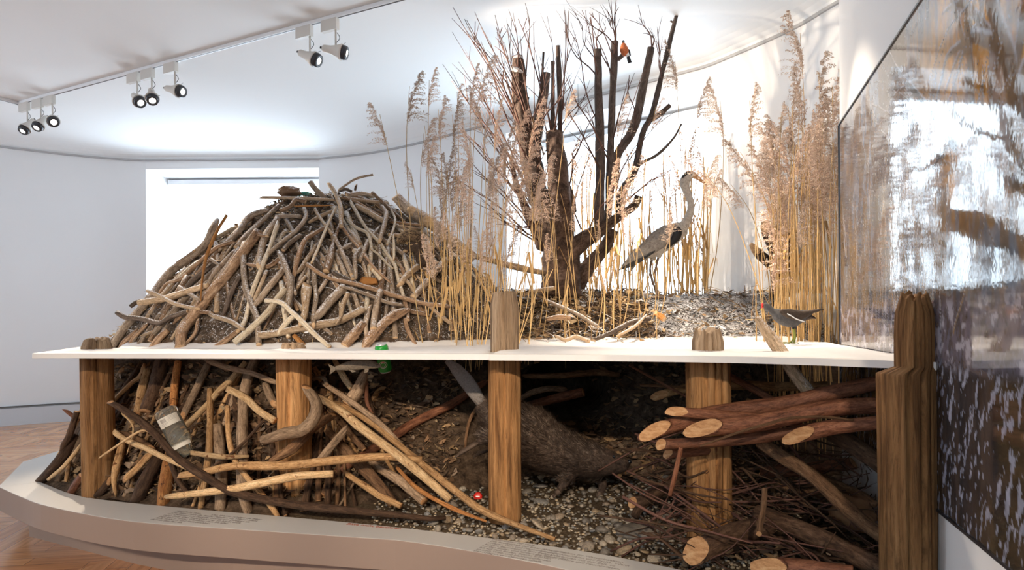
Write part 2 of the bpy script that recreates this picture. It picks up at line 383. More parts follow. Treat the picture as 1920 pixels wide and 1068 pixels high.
for i, (a, b2, zs, zh) in enumerate(WIN):
    wallstrip([a, b2], 'wall_window_sill', 0, zs); wallstrip([a, b2], 'wall_window_head', zh, ZC)
    a, b2 = Vector((*a, 0)), Vector((*b2, 0)); d = (b2 - a).normalized(); nrm = Vector((d.y, -d.x, 0))   # outwards?
    ctr = Vector((-2.5, 3, 0))
    if nrm.dot(a - ctr) < 0: nrm = -nrm
    dep = .42; sp = .10 if i != 1 else .02
    ia, ib = a + nrm * dep + d * (.02 if i == 1 else sp), b2 + nrm * dep - d * (.12 if i == 1 else sp)
    bm = bmesh.new()
    def q(*ps): bm.faces.new([bm.verts.new(p) for p in ps])
    z = lambda v, h: Vector((v.x, v.y, h))
    zi = zh - .06
    q(z(a, zs), z(a, zh), z(ia, zi), z(ia, zs)); q(z(b2, zs), z(ib, zs), z(ib, zi), z(b2, zh))
    q(z(a, zh), z(b2, zh), z(ib, zi), z(ia, zi)); q(z(a, zs), z(ia, zs), z(ib, zs), z(b2, zs))
    wn = obj('window_%d' % (i + 1), bm, 'wall', smooth=False, origin=Vector()); tag(wn, kind='structure')
    # roller blind closed in front of the panes, its cassette and bottom rail
    rot = Matrix.Rotation(math.atan2(d.y, d.x), 3, 'Z'); L = (ib - ia).length; mid = (ia + ib) / 2 - nrm * .05
    bm = bmesh.new(); box(bm, z(mid, (zs + zi) / 2 - .03), (L - .03, .004, zi - zs - .10), rot)
    bl = obj('roller_blind', bm, 'blind' if i < 2 else 'blind_fill', smooth=False)
    tag(bl, ['white roller blind glowing with daylight behind the willow and the heron', 'white roller blind glowing with daylight behind the beaver lodge', 'white glowing roller blind in the unseen side window added for fill light', 'white glowing roller blind in the unseen window added behind the viewer for fill light'][i], 'blind')
    bm = bmesh.new(); box(bm, z(mid, zi - .045), (L - .01, .06, .06), rot); part('cassette', bm, 'winframe', bl, False)
    bm = bmesh.new(); box(bm, z(mid, zs + .03), (L - .04, .012, .03), rot); part('bottom_rail', bm, 'winframe', bl, False)
    bm = bmesh.new()
    for k in range(4): box(bm, z(ia.lerp(ib, k / 3) - nrm * .0, (zs + zi) / 2), (.06, .05, zi - zs), rot)
    for zz in (zs + .03, (zs + zi) / 2, zi - .03): box(bm, z((ia + ib) / 2, zz), (L, .05, .06), rot)
    o = part('window_frame', bm, 'winframe', wn, False)
bm = bmesh.new(); bm.faces.new([bm.verts.new((x, y, 0)) for x, y in LOOP]); tag(obj('floor', bm, 'parquet', smooth=False, origin=Vector()), kind='structure')
# ceiling with a cove
def inset(pts, d):
    out = []; n = len(pts)
    for i in range(n):
        a, b2 = Vector(pts[i - 1]), Vector(pts[(i + 1) % n]); t = (b2 - a).normalized(); nn = Vector((-t.y, t.x)); p = Vector(pts[i])
        if nn.dot(Vector((-1.5, 3)) - p) < 0: nn = -nn
        out.append(p + nn * d)
    return out
bm = bmesh.new(); rings = []
for k in range(7):
    t = k / 6 * PI / 2; rings.append([bm.verts.new((p.x, p.y, ZC + (ZT - ZC) * math.sin(t))) for p in inset(LOOP, .34 * (1 - math.cos(t)))])
for k in range(6):
    for i in range(len(LOOP)):
        j = (i + 1) % len(LOOP); bm.faces.new((rings[k][i], rings[k][j], rings[k + 1][j], rings[k + 1][i]))
bmesh.ops.triangle_fill(bm, edges=[bm.edges.get((rings[6][i], rings[6][(i + 1) % len(LOOP)])) for i in range(len(LOOP))], use_beauty=True)
tag(obj('ceiling', bm, 'ceiling', smooth=False, origin=Vector()), kind='structure')
def sweep(name, pts, h, z, dep, mat, closed=True):
    bm = bmesh.new(); n = len(pts); o1 = inset(pts, 0.0) if closed else [Vector(p) for p in pts]; o2 = inset(pts, dep)
    if not closed: o2[0] = o2[1]; o2[-1] = o2[-2]
    R = [[bm.verts.new((p.x, p.y, zz)) for p in o] for o, zz in ((o1, z), (o2, z), (o2, z + h), (o1, z + h))]
    for i in range(n if closed else n - 1):
        j = (i + 1) % n
        for k in range(3): bm.faces.new((R[k][i], R[k][j], R[k + 1][j], R[k + 1][i]))
    return tag(obj(name, bm, mat, smooth=False, origin=Vector()), kind='structure')
sweep('trim_cornice', LOOP, .022, ZC - .02, .02, 'cornice')
sweep('baseboard_room', LOOP, .21, 0, .03, 'base')
sweep('trim_cable', LOOP, .010, .226, .035, 'cable')
# the partition with the big print, coming towards the viewer on the right
WD = Vector((.2846, 1, 0)).normalized(); WN = Vector((-1, .2846, 0)).normalized()
def WP(Y, z=0): return Vector((1.345 + .2846 * (Y - 2.18), Y, z))
bm = bmesh.new(); a, b2 = WP(.3), WP(3.81); polyprism(bm, [(v.x, v.y) for v in (a, b2, b2 - WN * .75, a - WN * .75)], 0, ZT)
tag(obj('wall_right', bm, 'wall', smooth=False, origin=Vector()), kind='structure')
# ------------------------------------------------------------------ the print: a winter willow thicket over dark water
def fbm(x, y, s, oct=5, g=.55, seed=0):
    rs = np.random.RandomState(seed); T = rs.rand(64, 64).astype(np.float32); out = np.zeros_like(x); a = 1; tot = 0
    for k in range(oct):
        u, v = x * s, y * s; iu, iv = np.floor(u).astype(int), np.floor(v).astype(int); fu, fv = u - iu, v - iv
        fu = fu * fu * (3 - 2 * fu); fv = fv * fv * (3 - 2 * fv)
        t = lambda i, j: T[(iu + i + k * 7) % 64, (iv + j + k * 13) % 64]
        out += a * ((t(0, 0) * (1 - fu) + t(1, 0) * fu) * (1 - fv) + (t(0, 1) * (1 - fu) + t(1, 1) * fu) * fv)
        tot += a; a *= g; s *= 2
    return out / tot
Y0, Y1, Z0, Z1 = .32, 3.79, .607, 2.268
ny, nzz = 600, 300
yy, zz = np.meshgrid(np.linspace(Y0, Y1, ny), np.linspace(Z0, Z1, nzz), indexing='ij')
sy = yy.astype(np.float32); sz = zz.astype(np.float32)
def col(c): return np.array(c, dtype=np.float32)
def blend(img, m, c): return img * (1 - m[..., None]) + col(c) * m[..., None]
def st(x, a, b2): t = np.clip((x - a) / (b2 - a), 0, 1); return t * t * (3 - 2 * t)
img = np.zeros(sy.shape + (3,), np.float32) + col((.085, .10, .13))
n1 = fbm(sy, sz, 2.2, 6, .6, 1); n2 = fbm(sy * 6, sz * 1.2, 3, 5, .6, 2); n3 = fbm(sy, sz, 24, 4, .6, 3); n4 = fbm(sy * 2.4 + sz * .5, sz + sy * .15, 30, 3, .6, 4)
img = blend(img, st(n1, .45, .7) * .7, (.20, .25, .33))
img = blend(img, st(n2, .46, .62) * .75, (.13, .085, .045))
# orange willow rods, dense towards the viewer's end
ow = st(sy, 2.7, 1.75) * st(sz, 1.35, 1.8) + st(n1, .55, .65) * .5 * st(sz, 1.3, 1.7) * st(sy, 2.8, 2.0)
img = blend(img, np.clip(ow, 0, 1) * (.35 + .65 * st(n2, .35, .6)), (.62, .29, .05))
img = blend(img, st(sy, 1.75, 1.55) * st(sz, 1.7, 2.1) * st(n2, .4, .6) * .8, (.72, .40, .10))
# lower bank, lilac grey snow field and dark water with flakes of snow
bankl = st(sz + .05 * (fbm(sy, sy * 0, 3, 3, .6, 9) - .5), 1.30, 1.22)
img = blend(img, bankl * .8, (.15, .14, .19)); img = blend(img, bankl * st(n4, .5, .6) * .6, (.07, .06, .055))
wat = st(sz, 1.10, 1.03); img = blend(img, wat, (.035, .032, .036)); img = blend(img, wat * st(n1, .4, .6) * .6, (.09, .06, .025))
img = blend(img, wat * st(n4, .60, .66) * .85, (.34, .36, .47)); img = blend(img, bankl * (1 - wat) * st(n3, .6, .68) * .6, (.42, .42, .50))
rg = random.Random(5)
def branch(y, z, ang, L, w, c, dep=0):
    n = max(6, int(L / .012)); 
    for i in range(n):
        ang += rg.gauss(0, .06); y2 = y + math.cos(ang) * L / n; z2 = z + math.sin(ang) * L / n; ww = w * (1 - .6 * i / n)
        i0, i1 = int((y2 - ww * 3 - Y0) / (Y1 - Y0) * ny), int((y2 + ww * 3 - Y0) / (Y1 - Y0) * ny) + 2; j0, j1 = int((z2 - ww * 3 - Z0) / (Z1 - Z0) * nzz), int((z2 + ww * 3 - Z0) / (Z1 - Z0) * nzz) + 2
        i0, j0 = max(0, i0), max(0, j0)
        if i1 > i0 and j1 > j0 and i0 < ny and j0 < nzz:
            a = sy[i0:i1, j0:j1] - y2; b2 = sz[i0:i1, j0:j1] - z2; d = np.sqrt(a * a + b2 * b2)
            img[i0:i1, j0:j1] = blend(img[i0:i1, j0:j1], st(d, ww * 1.3, ww * .7), c)
            m2 = st(np.abs(b2 - ww * .9), ww * .5, ww * .2) * st(np.abs(a), ww * 1.2, ww * .6)
            img[i0:i1, j0:j1] = blend(img[i0:i1, j0:j1], m2 * .55, (.55, .58, .66))
        y, z = y2, z2
        if dep < 2 and rg.random() < .10: branch(y, z, ang + rg.choice((-1, 1)) * rg.uniform(.4, .9), L * .45, w * .5, c, dep + 1)
branch(1.55, 1.35, 1.45, .95, .045, (.20, .12, .06)); branch(1.75, 1.45, 1.2, .85, .03, (.24, .14, .06)); branch(1.62, 1.5, 2.2, .9, .022, (.16, .11, .07))
branch(2.0, 1.7, .6, 1.2, .016, (.08, .07, .06)); branch(1.5, 1.9, .3, 1.4, .012, (.10, .08, .07)); branch(2.5, 1.2, 1.6, 1.0, .014, (.10, .08, .06))
for k in range(60): branch(rg.uniform(.4, 3.7), rg.uniform(1.15, 1.7), rg.uniform(.9, 2.3), rg.uniform(.2, .7), rg.uniform(.003, .008), rg.choice(((.12, .09, .06), (.26, .18, .10), (.36, .36, .40))), 1)
for k in range(140): branch(rg.uniform(2.2, 3.78), rg.uniform(1.0, 1.3), 1.57 + rg.gauss(0, .08), rg.uniform(.3, .8), .0035, rg.choice(((.36, .24, .12), (.20, .14, .09), (.42, .42, .46))), 2)
img = np.clip(img * (.55 + .9 * n3[..., None]), 0, 1)
vx = 1.345 + .2846 * (sy - 2.18) + WN.x * .008; vy = sy + WN.y * .008
vs = np.stack([vx, vy, sz], -1).reshape(-1, 3)
idx = np.arange(ny * nzz).reshape(ny, nzz); fq = np.stack([idx[:-1, :-1], idx[:-1, 1:], idx[1:, 1:], idx[1:, :-1]], -1).reshape(-1, 4)
me = bpy.data.meshes.new('photo_print'); me.vertices.add(len(vs)); me.vertices.foreach_set('co', vs.ravel())
me.loops.add(fq.size); me.loops.foreach_set('vertex_index', fq.ravel()); me.polygons.add(len(fq)); me.polygons.foreach_set('loop_start', np.arange(0, fq.size, 4)); me.update(calc_edges=True)
ca = me.color_attributes.new('Col', 'FLOAT_COLOR', 'POINT'); ca.data.foreach_set('color', np.concatenate([img.reshape(-1, 3), np.ones((ny * nzz, 1), np.float32)], 1).ravel())
pr = link('photo_print', me, 'print', smooth=False); tag(pr, 'large glossy winter photograph of willows over dark water covering the right wall', 'photo print')
bm = bmesh.new()
for z in (Z0 - .004, Z1 + .004): box(bm, (WP(Y0, z) + WP(Y1, z)) / 2 + WN * .006, (.014, (WP(Y1) - WP(Y0)).length, .008), Matrix.Rotation(-math.atan2(WD.x, WD.y), 3, 'Z'))
box(bm, WP(Y1 + .004, (Z0 + Z1) / 2) + WN * .006, (.014, .008, Z1 - Z0), Matrix.Rotation(-math.atan2(WD.x, WD.y), 3, 'Z'))
part('edge_trim', bm, 'lampdark', pr, False)

# ------------------------------------------------------------------ plinth
ZP = .305
inner = [PZ(x, y, ZP) for x, y in ((75, 903), (160, 931), (350, 952), (560, 970), (784, 992), (1060, 1027), (1276, 1067))] + [Vector((1.0, 2.22, ZP)), WP(1.98, ZP)]
outer = [PZ(x, y, ZP) for x, y in ((-3, 912), (40, 931), (92, 949), (240, 976), (437, 991), (640, 1005), (784, 1017), (1060, 1067))] + [Vector((.60, 2.13, ZP)), WP(1.52, ZP)]
inn = sm([(p.x, p.y) for p in inner], 5); out = sm([(p.x, p.y) for p in outer], 5)
back = [(-3.25, 4.6), (-3.3, 5.4), (-2.9, 6.3), (-1.6, 6.9), (0, 6.75), (1.2, 6.05)]
bm = bmesh.new()
# rim: strip between the outer line and the inner line, its face, underside and a low inner lip
ino = spline([(x, y, 0) for x, y in inn], 60); outo = spline([(x, y, 0) for x, y in out], 60)
rows = []
for i in range(61):
    o_, i_ = outo[i], ino[i]; rows.append([bm.verts.new((o_.x, o_.y, ZP - .131)), bm.verts.new((o_.x, o_.y, ZP)), bm.verts.new((i_.x, i_.y, ZP)), bm.verts.new((i_.x, i_.y, ZP - .131))])
for i in range(60):
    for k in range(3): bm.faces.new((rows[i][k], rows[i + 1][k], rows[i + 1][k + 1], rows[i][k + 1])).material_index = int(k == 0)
    bm.faces.new((rows[i][3], rows[i + 1][3], rows[i + 1][0], rows[i][0]))
bm.faces.new(rows[0][::-1]); bm.faces.new(rows[-1])
pl = obj('display_plinth', bm, ['plinth', 'plinthshade'], smooth=False, origin=Vector((-1, 3, 0)))
tag(pl, 'long curved white plinth on the parquet carrying the whole beaver display', 'plinth')
md = pl.modifiers.new('bevel', 'BEVEL'); md.width = .003; md.segments = 2; md.limit_method = 'ANGLE'
# back part of the rim (left tip running behind the lodge)
bm = bmesh.new(); tip = outo[0]; t2 = ino[0]
polyprism(bm, [(tip.x, tip.y), (t2.x, t2.y), (-2.95, 4.6), (-3.0, 5.4), (-2.7, 6.1), (-2.9, 6.3), (-3.3, 5.4), (-3.25, 4.6)], ZP - .131, ZP)
part('side_rim', bm, 'plinth', pl, False)
kick = [PZ(55, 1005, 0), PZ(256, 1057, 0), PZ(437, 1093, 0)]
kk = [(p.x, p.y) for p in kick] + [(-.55, 2.92), (.25, 2.45), (.75, 2.0), (WP(1.75).x, 1.75), (WP(3.8).x, 3.8), (1.9, 5.2), (1.2, 6.0), (0, 6.3), (-1.6, 6.5), (-2.7, 6.0), (-3.0, 5.0)]
bm = bmesh.new(); polyprism(bm, kk, 0, ZP - .131); part('recessed_base', bm, 'plinthshade', pl, False)
def flat_text(body, p0, p1, size, mat, name, label=None, shear=0):
    cu = bpy.data.curves.new(name, 'FONT'); cu.body = body; cu.size = size; cu.shear = shear; cu.space_line = 1.05
    cu.extrude = .0004
    tmp = bpy.data.objects.new(name, cu); C.objects.link(tmp); bpy.context.view_layer.update()
    me = bpy.data.meshes.new_from_object(tmp); bpy.data.objects.remove(tmp); me.materials.clear(); me.name = name
    o = link(name, me, mat, pl, False)
    d = p1 - p0; o.location = p0 - parent_origin(pl) + Vector((0, 0, .0012)); o.rotation_euler = (0, 0, math.atan2(d.y, d.x))
    if label: o['label'] = label
    return o
flat_text('Künstliche Seen\nDer Biber staut die Bäche\nmit Dämmen und baut darin\nseine Burg. Der Eingang\nliegt immer unter Wasser.\nÄste, Schlamm und Steine\ndichten den Bau ab.', PZ(328, 958.5, ZP), PZ(385, 964.5, ZP), .0235, 'textgrey', 'text_block')
flat_text('Das Wasser schützt die Biber\nvor Feinden. Im Winter dient\nder Vorrat aus Zweigen als\nNahrung. So bleibt auch\nunter dem Eis alles\nerreichbar.', PZ(395, 965.5, ZP), PZ(450, 971.0, ZP), .0235, 'textgrey', 'text_block')
flat_text('Bitte nicht berühren', PZ(648, 983, ZP), PZ(724, 990, ZP), .033, 'textred', 'text_line', 'red-brown lettering asking not to touch')
flat_text('Baumeister für viele', PZ(922, 1011.5, ZP), PZ(973, 1019.5, ZP), .024, 'textgrey', 'text_heading')
flat_text('Die Bautätigkeit der Biber nützt vielen\nanderen Tier- und Pflanzenarten. Der\nlichtere Baumbestand lässt mehr Licht\nauf den Boden und fördert die Pflanzenviel-\nfalt auf dem Boden. Büsche erhalten\nso auch Wild- und Nahrungspflanzen.\nDas Anlegen von Dämmen schafft', PZ(918, 1015, ZP), PZ(969, 1023, ZP), .0215, 'textgrey', 'text_block')
flat_text('Wasserflächen für Wasserinsekten,\nLibellen, Amphibien und Fische. Wenn\nTeiche verlanden mit der Zeit, so\nentstehen Moore und Feuchtwiesen.', PZ(1017, 1030.5, ZP), PZ(1062, 1038, ZP), .0235, 'textgrey', 'text_block')

# ------------------------------------------------------------------ water board: two white sheets with snow
ZB = 1.0685; TB = .026
def board(name, px, left, label):
    fr = [Vector((P(x, 660, Y).x, Y, 0)) for x, Y in px]
    pts = [(p.x, p.y) for p in fr] + left
    bm = bmesh.new(); polyprism(bm, pts, ZB - TB, ZB)
    o = obj(name, bm, 'board', smooth=False, origin=Vector((fr[0].x, fr[0].y, ZB - TB))); tag(o, label, 'board')
    md = o.modifiers.new('b', 'BEVEL'); md.width = .002; md.segments = 2; md.limit_method = 'ANGLE'
    return o
fl = [(60, 3.43), (130, 3.41), (330, 3.31), (560, 3.19), (760, 3.08), (919, 2.995)]
frr = [(917, 2.965), (1060, 2.885), (1180, 2.81), (1300, 2.715), (1420, 2.60), (1540, 2.46), (1650, 2.32), (1757, 2.19)]
jx = P(917, 0, 2.99).x
b1 = board('water_board', fl, [(jx + .02, 5.1), (-1.6, 6.2), (-2.75, 5.6), (-2.84, 4.6), (-2.52, 3.8)], 'left white water-line board round the lodge, under snow')
bR = board('water_board', frr, [(WP(2.19).x - .012, 2.2), (WP(3.76).x - .012, 3.77), (1.95, 4.6), (jx, 4.75)], 'right white water-line board between the bank and the big print, under snow')

# ------------------------------------------------------------------ ground: lodge mound, bank, gravel bed
def inplinth(x, y): # keep in front of the rim's inner line
    for a, b2 in zip(inn, inn[1:]):
        if a[0] <= x <= b2[0]: return a[1] + (b2[1] - a[1]) * (x - a[0]) / (b2[0] - a[0] + 1e-9)
    return inn[0][1] + (inn[0][0] - x) * .5 if x < inn[0][0] else inn[-1][1]
MC = Vector((-1.30, 5.1))
def pw(x, pts):
    if x <= pts[0][0]: return pts[0][1]
    for (a, u), (b2, v) in zip(pts, pts[1:]):
        if x <= b2: return u + (v - u) * (x - a) / (b2 - a)
    return pts[-1][1]
def mound(x, y):
    dx, dy = x - MC.x, y - MC.y
    r = math.hypot(dx * .98, dy * 1.10) * (1 + .03 * nz(dx * 1.4, dy * 1.4))
    z = pw(r, [(0, 2.10), (.36, 2.08), (.5, 2.0), (.83, 1.76), (1.14, 1.46), (1.46, 1.09), (1.60, .86), (1.80, .50), (1.90, .34), (2.1, .26), (3, .1)])
    if dx > 0:
        z2 = pw(r, [(0, 2.10), (.36, 2.08), (.5, 2.0), (.83, 1.76), (1.14, 1.46), (1.40, 1.09), (1.50, .80), (1.62, .50), (1.70, .34), (1.8, .26), (3, .1)])
        k = min(1, dx / .5); z = z * (1 - k) + z2 * k
    if dx < 0:
        z2 = pw(r, [(0, 2.10), (.36, 2.08), (.5, 2.0), (.83, 1.76), (1.14, 1.46), (1.46, 1.09), (1.53, .86), (1.66, .50), (1.73, .34), (1.85, .26), (3, .1)])
        k = min(1, max(0, -dx - .7) / .4) * min(1, max(0, .3 + dy + 1.3) / .4 if dy > -1.6 else 0); z = z * (1 - k) + z2 * k
    z = min(z, .30 + 1.75 * max(0.0, y - inplinth(x, y) - .05))
    return z + .02 * nz(x * 7, y * 7)
def cave(x, z):
    d = ((x - .33) / .30) ** 2 + ((z - .78) / .20) ** 2
    return .75 * max(0, 1 - d) ** .5 if d < 1 else 0
BP = [(-.2, 3.9, .24), (0, 4.15, .30), (.12, 4.25, .42), (.3, 4.38, .75), (.42, 4.46, 1.0), (.5, 4.62, 1.09), (.62, 4.85, 1.24), (.75, 5.05, 1.36), (.85, 5.25, 1.41), (1, 6.0, 1.42)]
def bankz(x, y):
    yy_ = y - .05 * nz(x * 2.2, 3.3) - .12 * max(0, (x - 1.0))
    return pw(yy_, [(b2, c) for _, b2, c in BP]) + .02 * nz(x * 6, y * 6) * (1 if y > 4.2 else .5)
def bed(x, y): return .285 + .012 * nz(x * 3, y * 3) - max(0, 3.25 - y) * .12
def surf(x, y):
    return max(mound(x, y), bankz(x, y) if x > -1.0 else 0, bed(x, y))
def hit(px, py, lift=0.0, y0=2.7):
    d = P(px, py, 1.0) - Vector((0, 0, EYE)); y = y0
    while y < 6.2:
        p = Vector((0, 0, EYE)) + d * y
        if p.z < surf(p.x, p.y) + lift:
            return p
        y += .02
    return None
# mound mesh (polar), skirt sunk into the bed
bm = bmesh.new(); R = []
for i in range(72):
    r = i / 71 * 2.3; ring = []
    for j in range(160):
        a = 2 * PI * j / 160; x, y = MC.x + math.cos(a) * r, MC.y + math.sin(a) * r
        z = mound(x, y)
        lim = inplinth(x, y) + .015
        if y < lim: y = lim
        wx = WP(y).x - .02
        z += (.03 * nz(x * 16, y * 16) + .018 * nz(x * 40, y * 40)) if z > .35 else 0
        if x < -2.9: x = -2.9
        ring.append(bm.verts.new((x, y, max(z, ZP - .125))))
    R.append(ring)
for i in range(71):
    for j in range(160):
        k = (j + 1) % 160
        try:
            f = bm.faces.new((R[i][j], R[i][k], R[i + 1][k], R[i + 1][j])); f.material_index = 0 if min(v.co.z for v in f.verts) > 1.06 else 1
        except ValueError: pass
bmesh.ops.remove_doubles(bm, verts=bm.verts, dist=.0005)
md_ = obj('lodge_mound', bm, ['soilsnow', 'soil'], origin=Vector((MC.x, MC.y, ZP - .125)))
tag(md_, 'dark earth and mud mound under all the sticks of the beaver lodge', 'mound')
# bank
bm = bmesh.new(); R = []; NX, NT = 150, 110
for i in range(NX + 1):
    x = -.75 + 3.1 * i / NX; row = []
    for j in range(NT + 1):
        t = -.2 + 1.2 * j / NT; y = pw(t, [(a, b2) for a, b2, _ in BP]); z = pw(t, [(a, c) for a, _, c in BP])
        y += .05 * nz(x * 2.2, 3.3) + .12 * max(0, x - 1.0)
        y += cave(x, z)
        if t > .1:
            y += .05 * nz(x * 5, z * 5, 2) + .03 * nz(x * 18, z * 18, 5); z += .018 * nz(x * 6, y * 6) + .012 * nz(x * 22, y * 22); y += (.06 * nz(x * 4, z * 8, 9) + .035 * nz(x * 11, z * 14, 11)) * (1 if z > 1.0 else .4)
        xx = min(x, WP(y).x - .02 if y < 3.8 else 2.3)
        row.append(bm.verts.new((xx, y, z)))
    R.append(row)
for i in range(NX):
    for j in range(NT):
        f = bm.faces.new((R[i][j], R[i + 1][j], R[i + 1][j + 1], R[i][j + 1])); c = f.calc_center_median(); f.material_index = (0 if c.x + .25 * nz(c.x * 3, c.z * 6) > .95 else 2) if c.z > 1.05 else 1
bk = obj('earth_bank', bm, ['banksnow', 'soilgrey', 'soilsnow'], origin=Vector((.8, 4.6, .2)))
tag(bk, 'snow-dusted dark earth bank behind the water board, hollowed by a burrow below', 'bank')
# bed
bm = bmesh.new(); R = []
for i in range(91):
    x = -2.6 + 4.6 * i / 90; row = []
    for j in range(61):
        y0_ = inplinth(x, 0) + .004; y = y0_ + (4.6 - y0_) * j / 60
        xx = min(x, WP(y).x - .015); row.append(bm.verts.new((xx, y, bed(xx, y) + .006 * nz(xx * 30, y * 30))))
    R.append(row)
for i in range(90):
    for j in range(60): bm.faces.new((R[i][j], R[i + 1][j], R[i + 1][j + 1], R[i][j + 1]))
tag(obj('gravel_bed', bm, 'bed', origin=Vector((-.5, 3.3, .2))), 'brown silt floor of the pond under the gravel', 'pond bed')

# snow on the boards
def snowsheet(name, x0, x1, front, label):
    bm = bmesh.new(); R = []; nx, nyy = 120, 34
    for i in range(nx + 1):
        x = x0 + (x1 - x0) * i / nx; f0 = pw(x, front); row = []
        for j in range(nyy + 1):
            y = f0 + (4.75 - f0) * (j / nyy) ** 1.1; 
            e = min(j, 2) / 2 * (min(i, nx - i, 2) / 2)
            z = ZB - .002 + e * (.006 + .004 * nz(x * 9, y * 9) + .003 * nz(x * 30, y * 30))
            s_ = max(mound(x, y), bankz(x, y) if x > -.9 else 0) - .01
            if s_ > ZB - .12: z += .03 * min(1, (s_ - ZB + .12) / .12)
            z += .014 * max(0, 1 - min(math.hypot(x - p[0], y - p[1]) for p in POSTXY) / .16)  * e
            xx = min(x, WP(y).x - .02); row.append(bm.verts.new((xx, y, z)))
        R.append(row)
    for i in range(nx):
        for j in range(nyy): bm.faces.new((R[i][j], R[i + 1][j], R[i + 1][j + 1], R[i][j + 1]))
    tag(obj(name, bm, 'snow'), label, 'snow', kind='stuff')
POSTXY = [(P(178, 0, 3.70).x, 3.70), (P(546, 0, 3.5).x, 3.5), (P(940, 0, 3.2).x, 3.2), (P(1323, 0, 2.95).x, 2.95), (P(1696, 0, 2.22).x, 2.24)]
def fxy(px): return [(P(x, 660, Y).x, Y + .03) for x, Y in px]
snowsheet('snow_cover', fxy(fl)[0][0] + .02, jx - .004, fxy(fl), 'thin powdery snow on the left water board and at the foot of the lodge')
snowsheet('snow_cover', jx + .004, 1.95, fxy(frr), 'thin powdery snow on the right water board where the moorhen walks')

# ------------------------------------------------------------------ old posts
CRK = {1: (.45,), 2: (.02,), 3: (.03,), 4: (-.35, .4, .1), 5: (-.45, .05, .5)}
def post(px, w_lo, w_up, Y, ytop, ybot, label, tops, mat, seed, split=0.0, lean=0.0, ush=0.0):
    x0 = P(px, 0, Y).x; zt = P(px, ytop, Y).z; zb = ybot if ybot < 1.2 else P(px, ybot, Y - w_lo / F * Y * .4).z
    bm = bmesh.new(); uvl = bm.loops.layers.uv.verify(); sides = 72; nr = 48; R = []
    for i in range(nr + 1):
        z = zb + (zt - zb) * i / nr; above = z > ZB - .02
        wd = (w_lo if not above else w_up) / F * Y / 2; row = []; lx = ush / F * Y if above else 0
        if above and ush: wd *= 1 - .18 * ((z - ZB) / (zt - ZB)) ** 3
        for j in range(sides):
            a = 2 * PI * j / sides
            f = 1 + .05 * nz(math.cos(a) * 9 + seed, math.sin(a) * 9, z * .6) + .07 * nz(math.cos(a) * 1.2 + seed, math.sin(a) * 1.2, z * 1.3) + .06 * nz(math.cos(a) * 4 + seed, math.sin(a) * 4, z * .8)
            for cr_ in CRK.get(seed, ()):
                if abs(a - 1.5 * PI - cr_) <= PI / sides * 1.01: f *= .60 + .12 * nz(z * 3, seed)
            zz_ = z
            if i >= nr - 3:
                cut = tops * (.5 + .5 * nz(math.cos(a) * 2.2 + seed * 7, math.sin(a) * 2.2, seed)) + tops * .7 * nz(math.cos(a) * 2.6, math.sin(a) * 2.6, seed * 5)
                zz_ = z - cut * (i - (nr - 4)) / 4; f *= (1 - .06 * (i - nr + 3))
            row.append(bm.verts.new((x0 + lx + lean * (z - zb) + math.cos(a) * wd * f, Y + math.sin(a) * wd * f, zz_)))
        R.append(row)
    for i in range(nr):
        for j in range(sides):
            k = (j + 1) % sides; f = bm.faces.new((R[i][j], R[i][k], R[i + 1][k], R[i + 1][j]))
            zl, zh = R[i][0].co.z, R[i + 1][0].co.z
            f.material_index = 1 if zl > ZB - .02 else 0
            for lp, (u, v) in zip(f.loops, ((j / sides, zl), ((j + 1) / sides, zl), ((j + 1) / sides, zh), (j / sides, zh))): lp[uvl].uv = (u, v)
    # ragged top: three shrinking rings
    prev = R[-1]; c0 = Vector((x0 + lean * (zt - zb) + ush / F * Y, Y, 0))
    for s_ in (.75, .45, .18):
        row = []
        for j, v in enumerate(R[-1]):
            d = v.co - Vector((c0.x, c0.y, v.co.z)); zc = v.co.z * .4 + (zt - tops * .5) * .6 + tops * .9 * nz(d.x * s_ * 30 + seed, d.y * s_ * 30, seed)
            row.append(bm.verts.new((c0.x + d.x * s_, c0.y + d.y * s_, zc)))
        for j in range(sides):
            k = (j + 1) % sides; bm.faces.new((prev[j], prev[k], row[k], row[j])).material_index = 1
        prev = row
    bm.faces.new(prev).material_index = 1
    bm.faces.new(R[0][::-1])
    o = obj('wooden_post', bm, [mat, 'postgrey' if seed < 5 else mat], origin=Vector((x0, Y, zb)))
    return tag(o, label, 'post')
post(178, 56, 52, 3.70, 630, 933, 'round brown wooden post near the far tip of the plinth, ragged stub above the board', .03, 'post', 1)
post(546, 61, 50, 3.50, 641, 929, 'cracked wooden post just right of the glass jar, barely breaking the snow', .03, 'post', 2, split=.35)
post(941, 61, 53, 3.20, 545, 982, 'sawn wooden post with a long dark split standing in front of the diving beaver', .015, 'post', 3, split=.35)
post(1323, 82, 58, 2.95, 612, 1040, 'broad fissured post behind the red-barked logs with a splintered stub above the snow', .035, 'post', 4, split=-.25)
post(1694, 96, 66, 2.24, 546, .235, 'thickest post, rough and rounded on top, standing against the big winter print', .035, 'post', 5, split=-.2, ush=17)
bm = bmesh.new(); ball(bm, P(957, 588, 3.115), (.014, .006, .018), 10); ball(bm, P(920, 615, 3.12), (.010, .005, .012), 10)

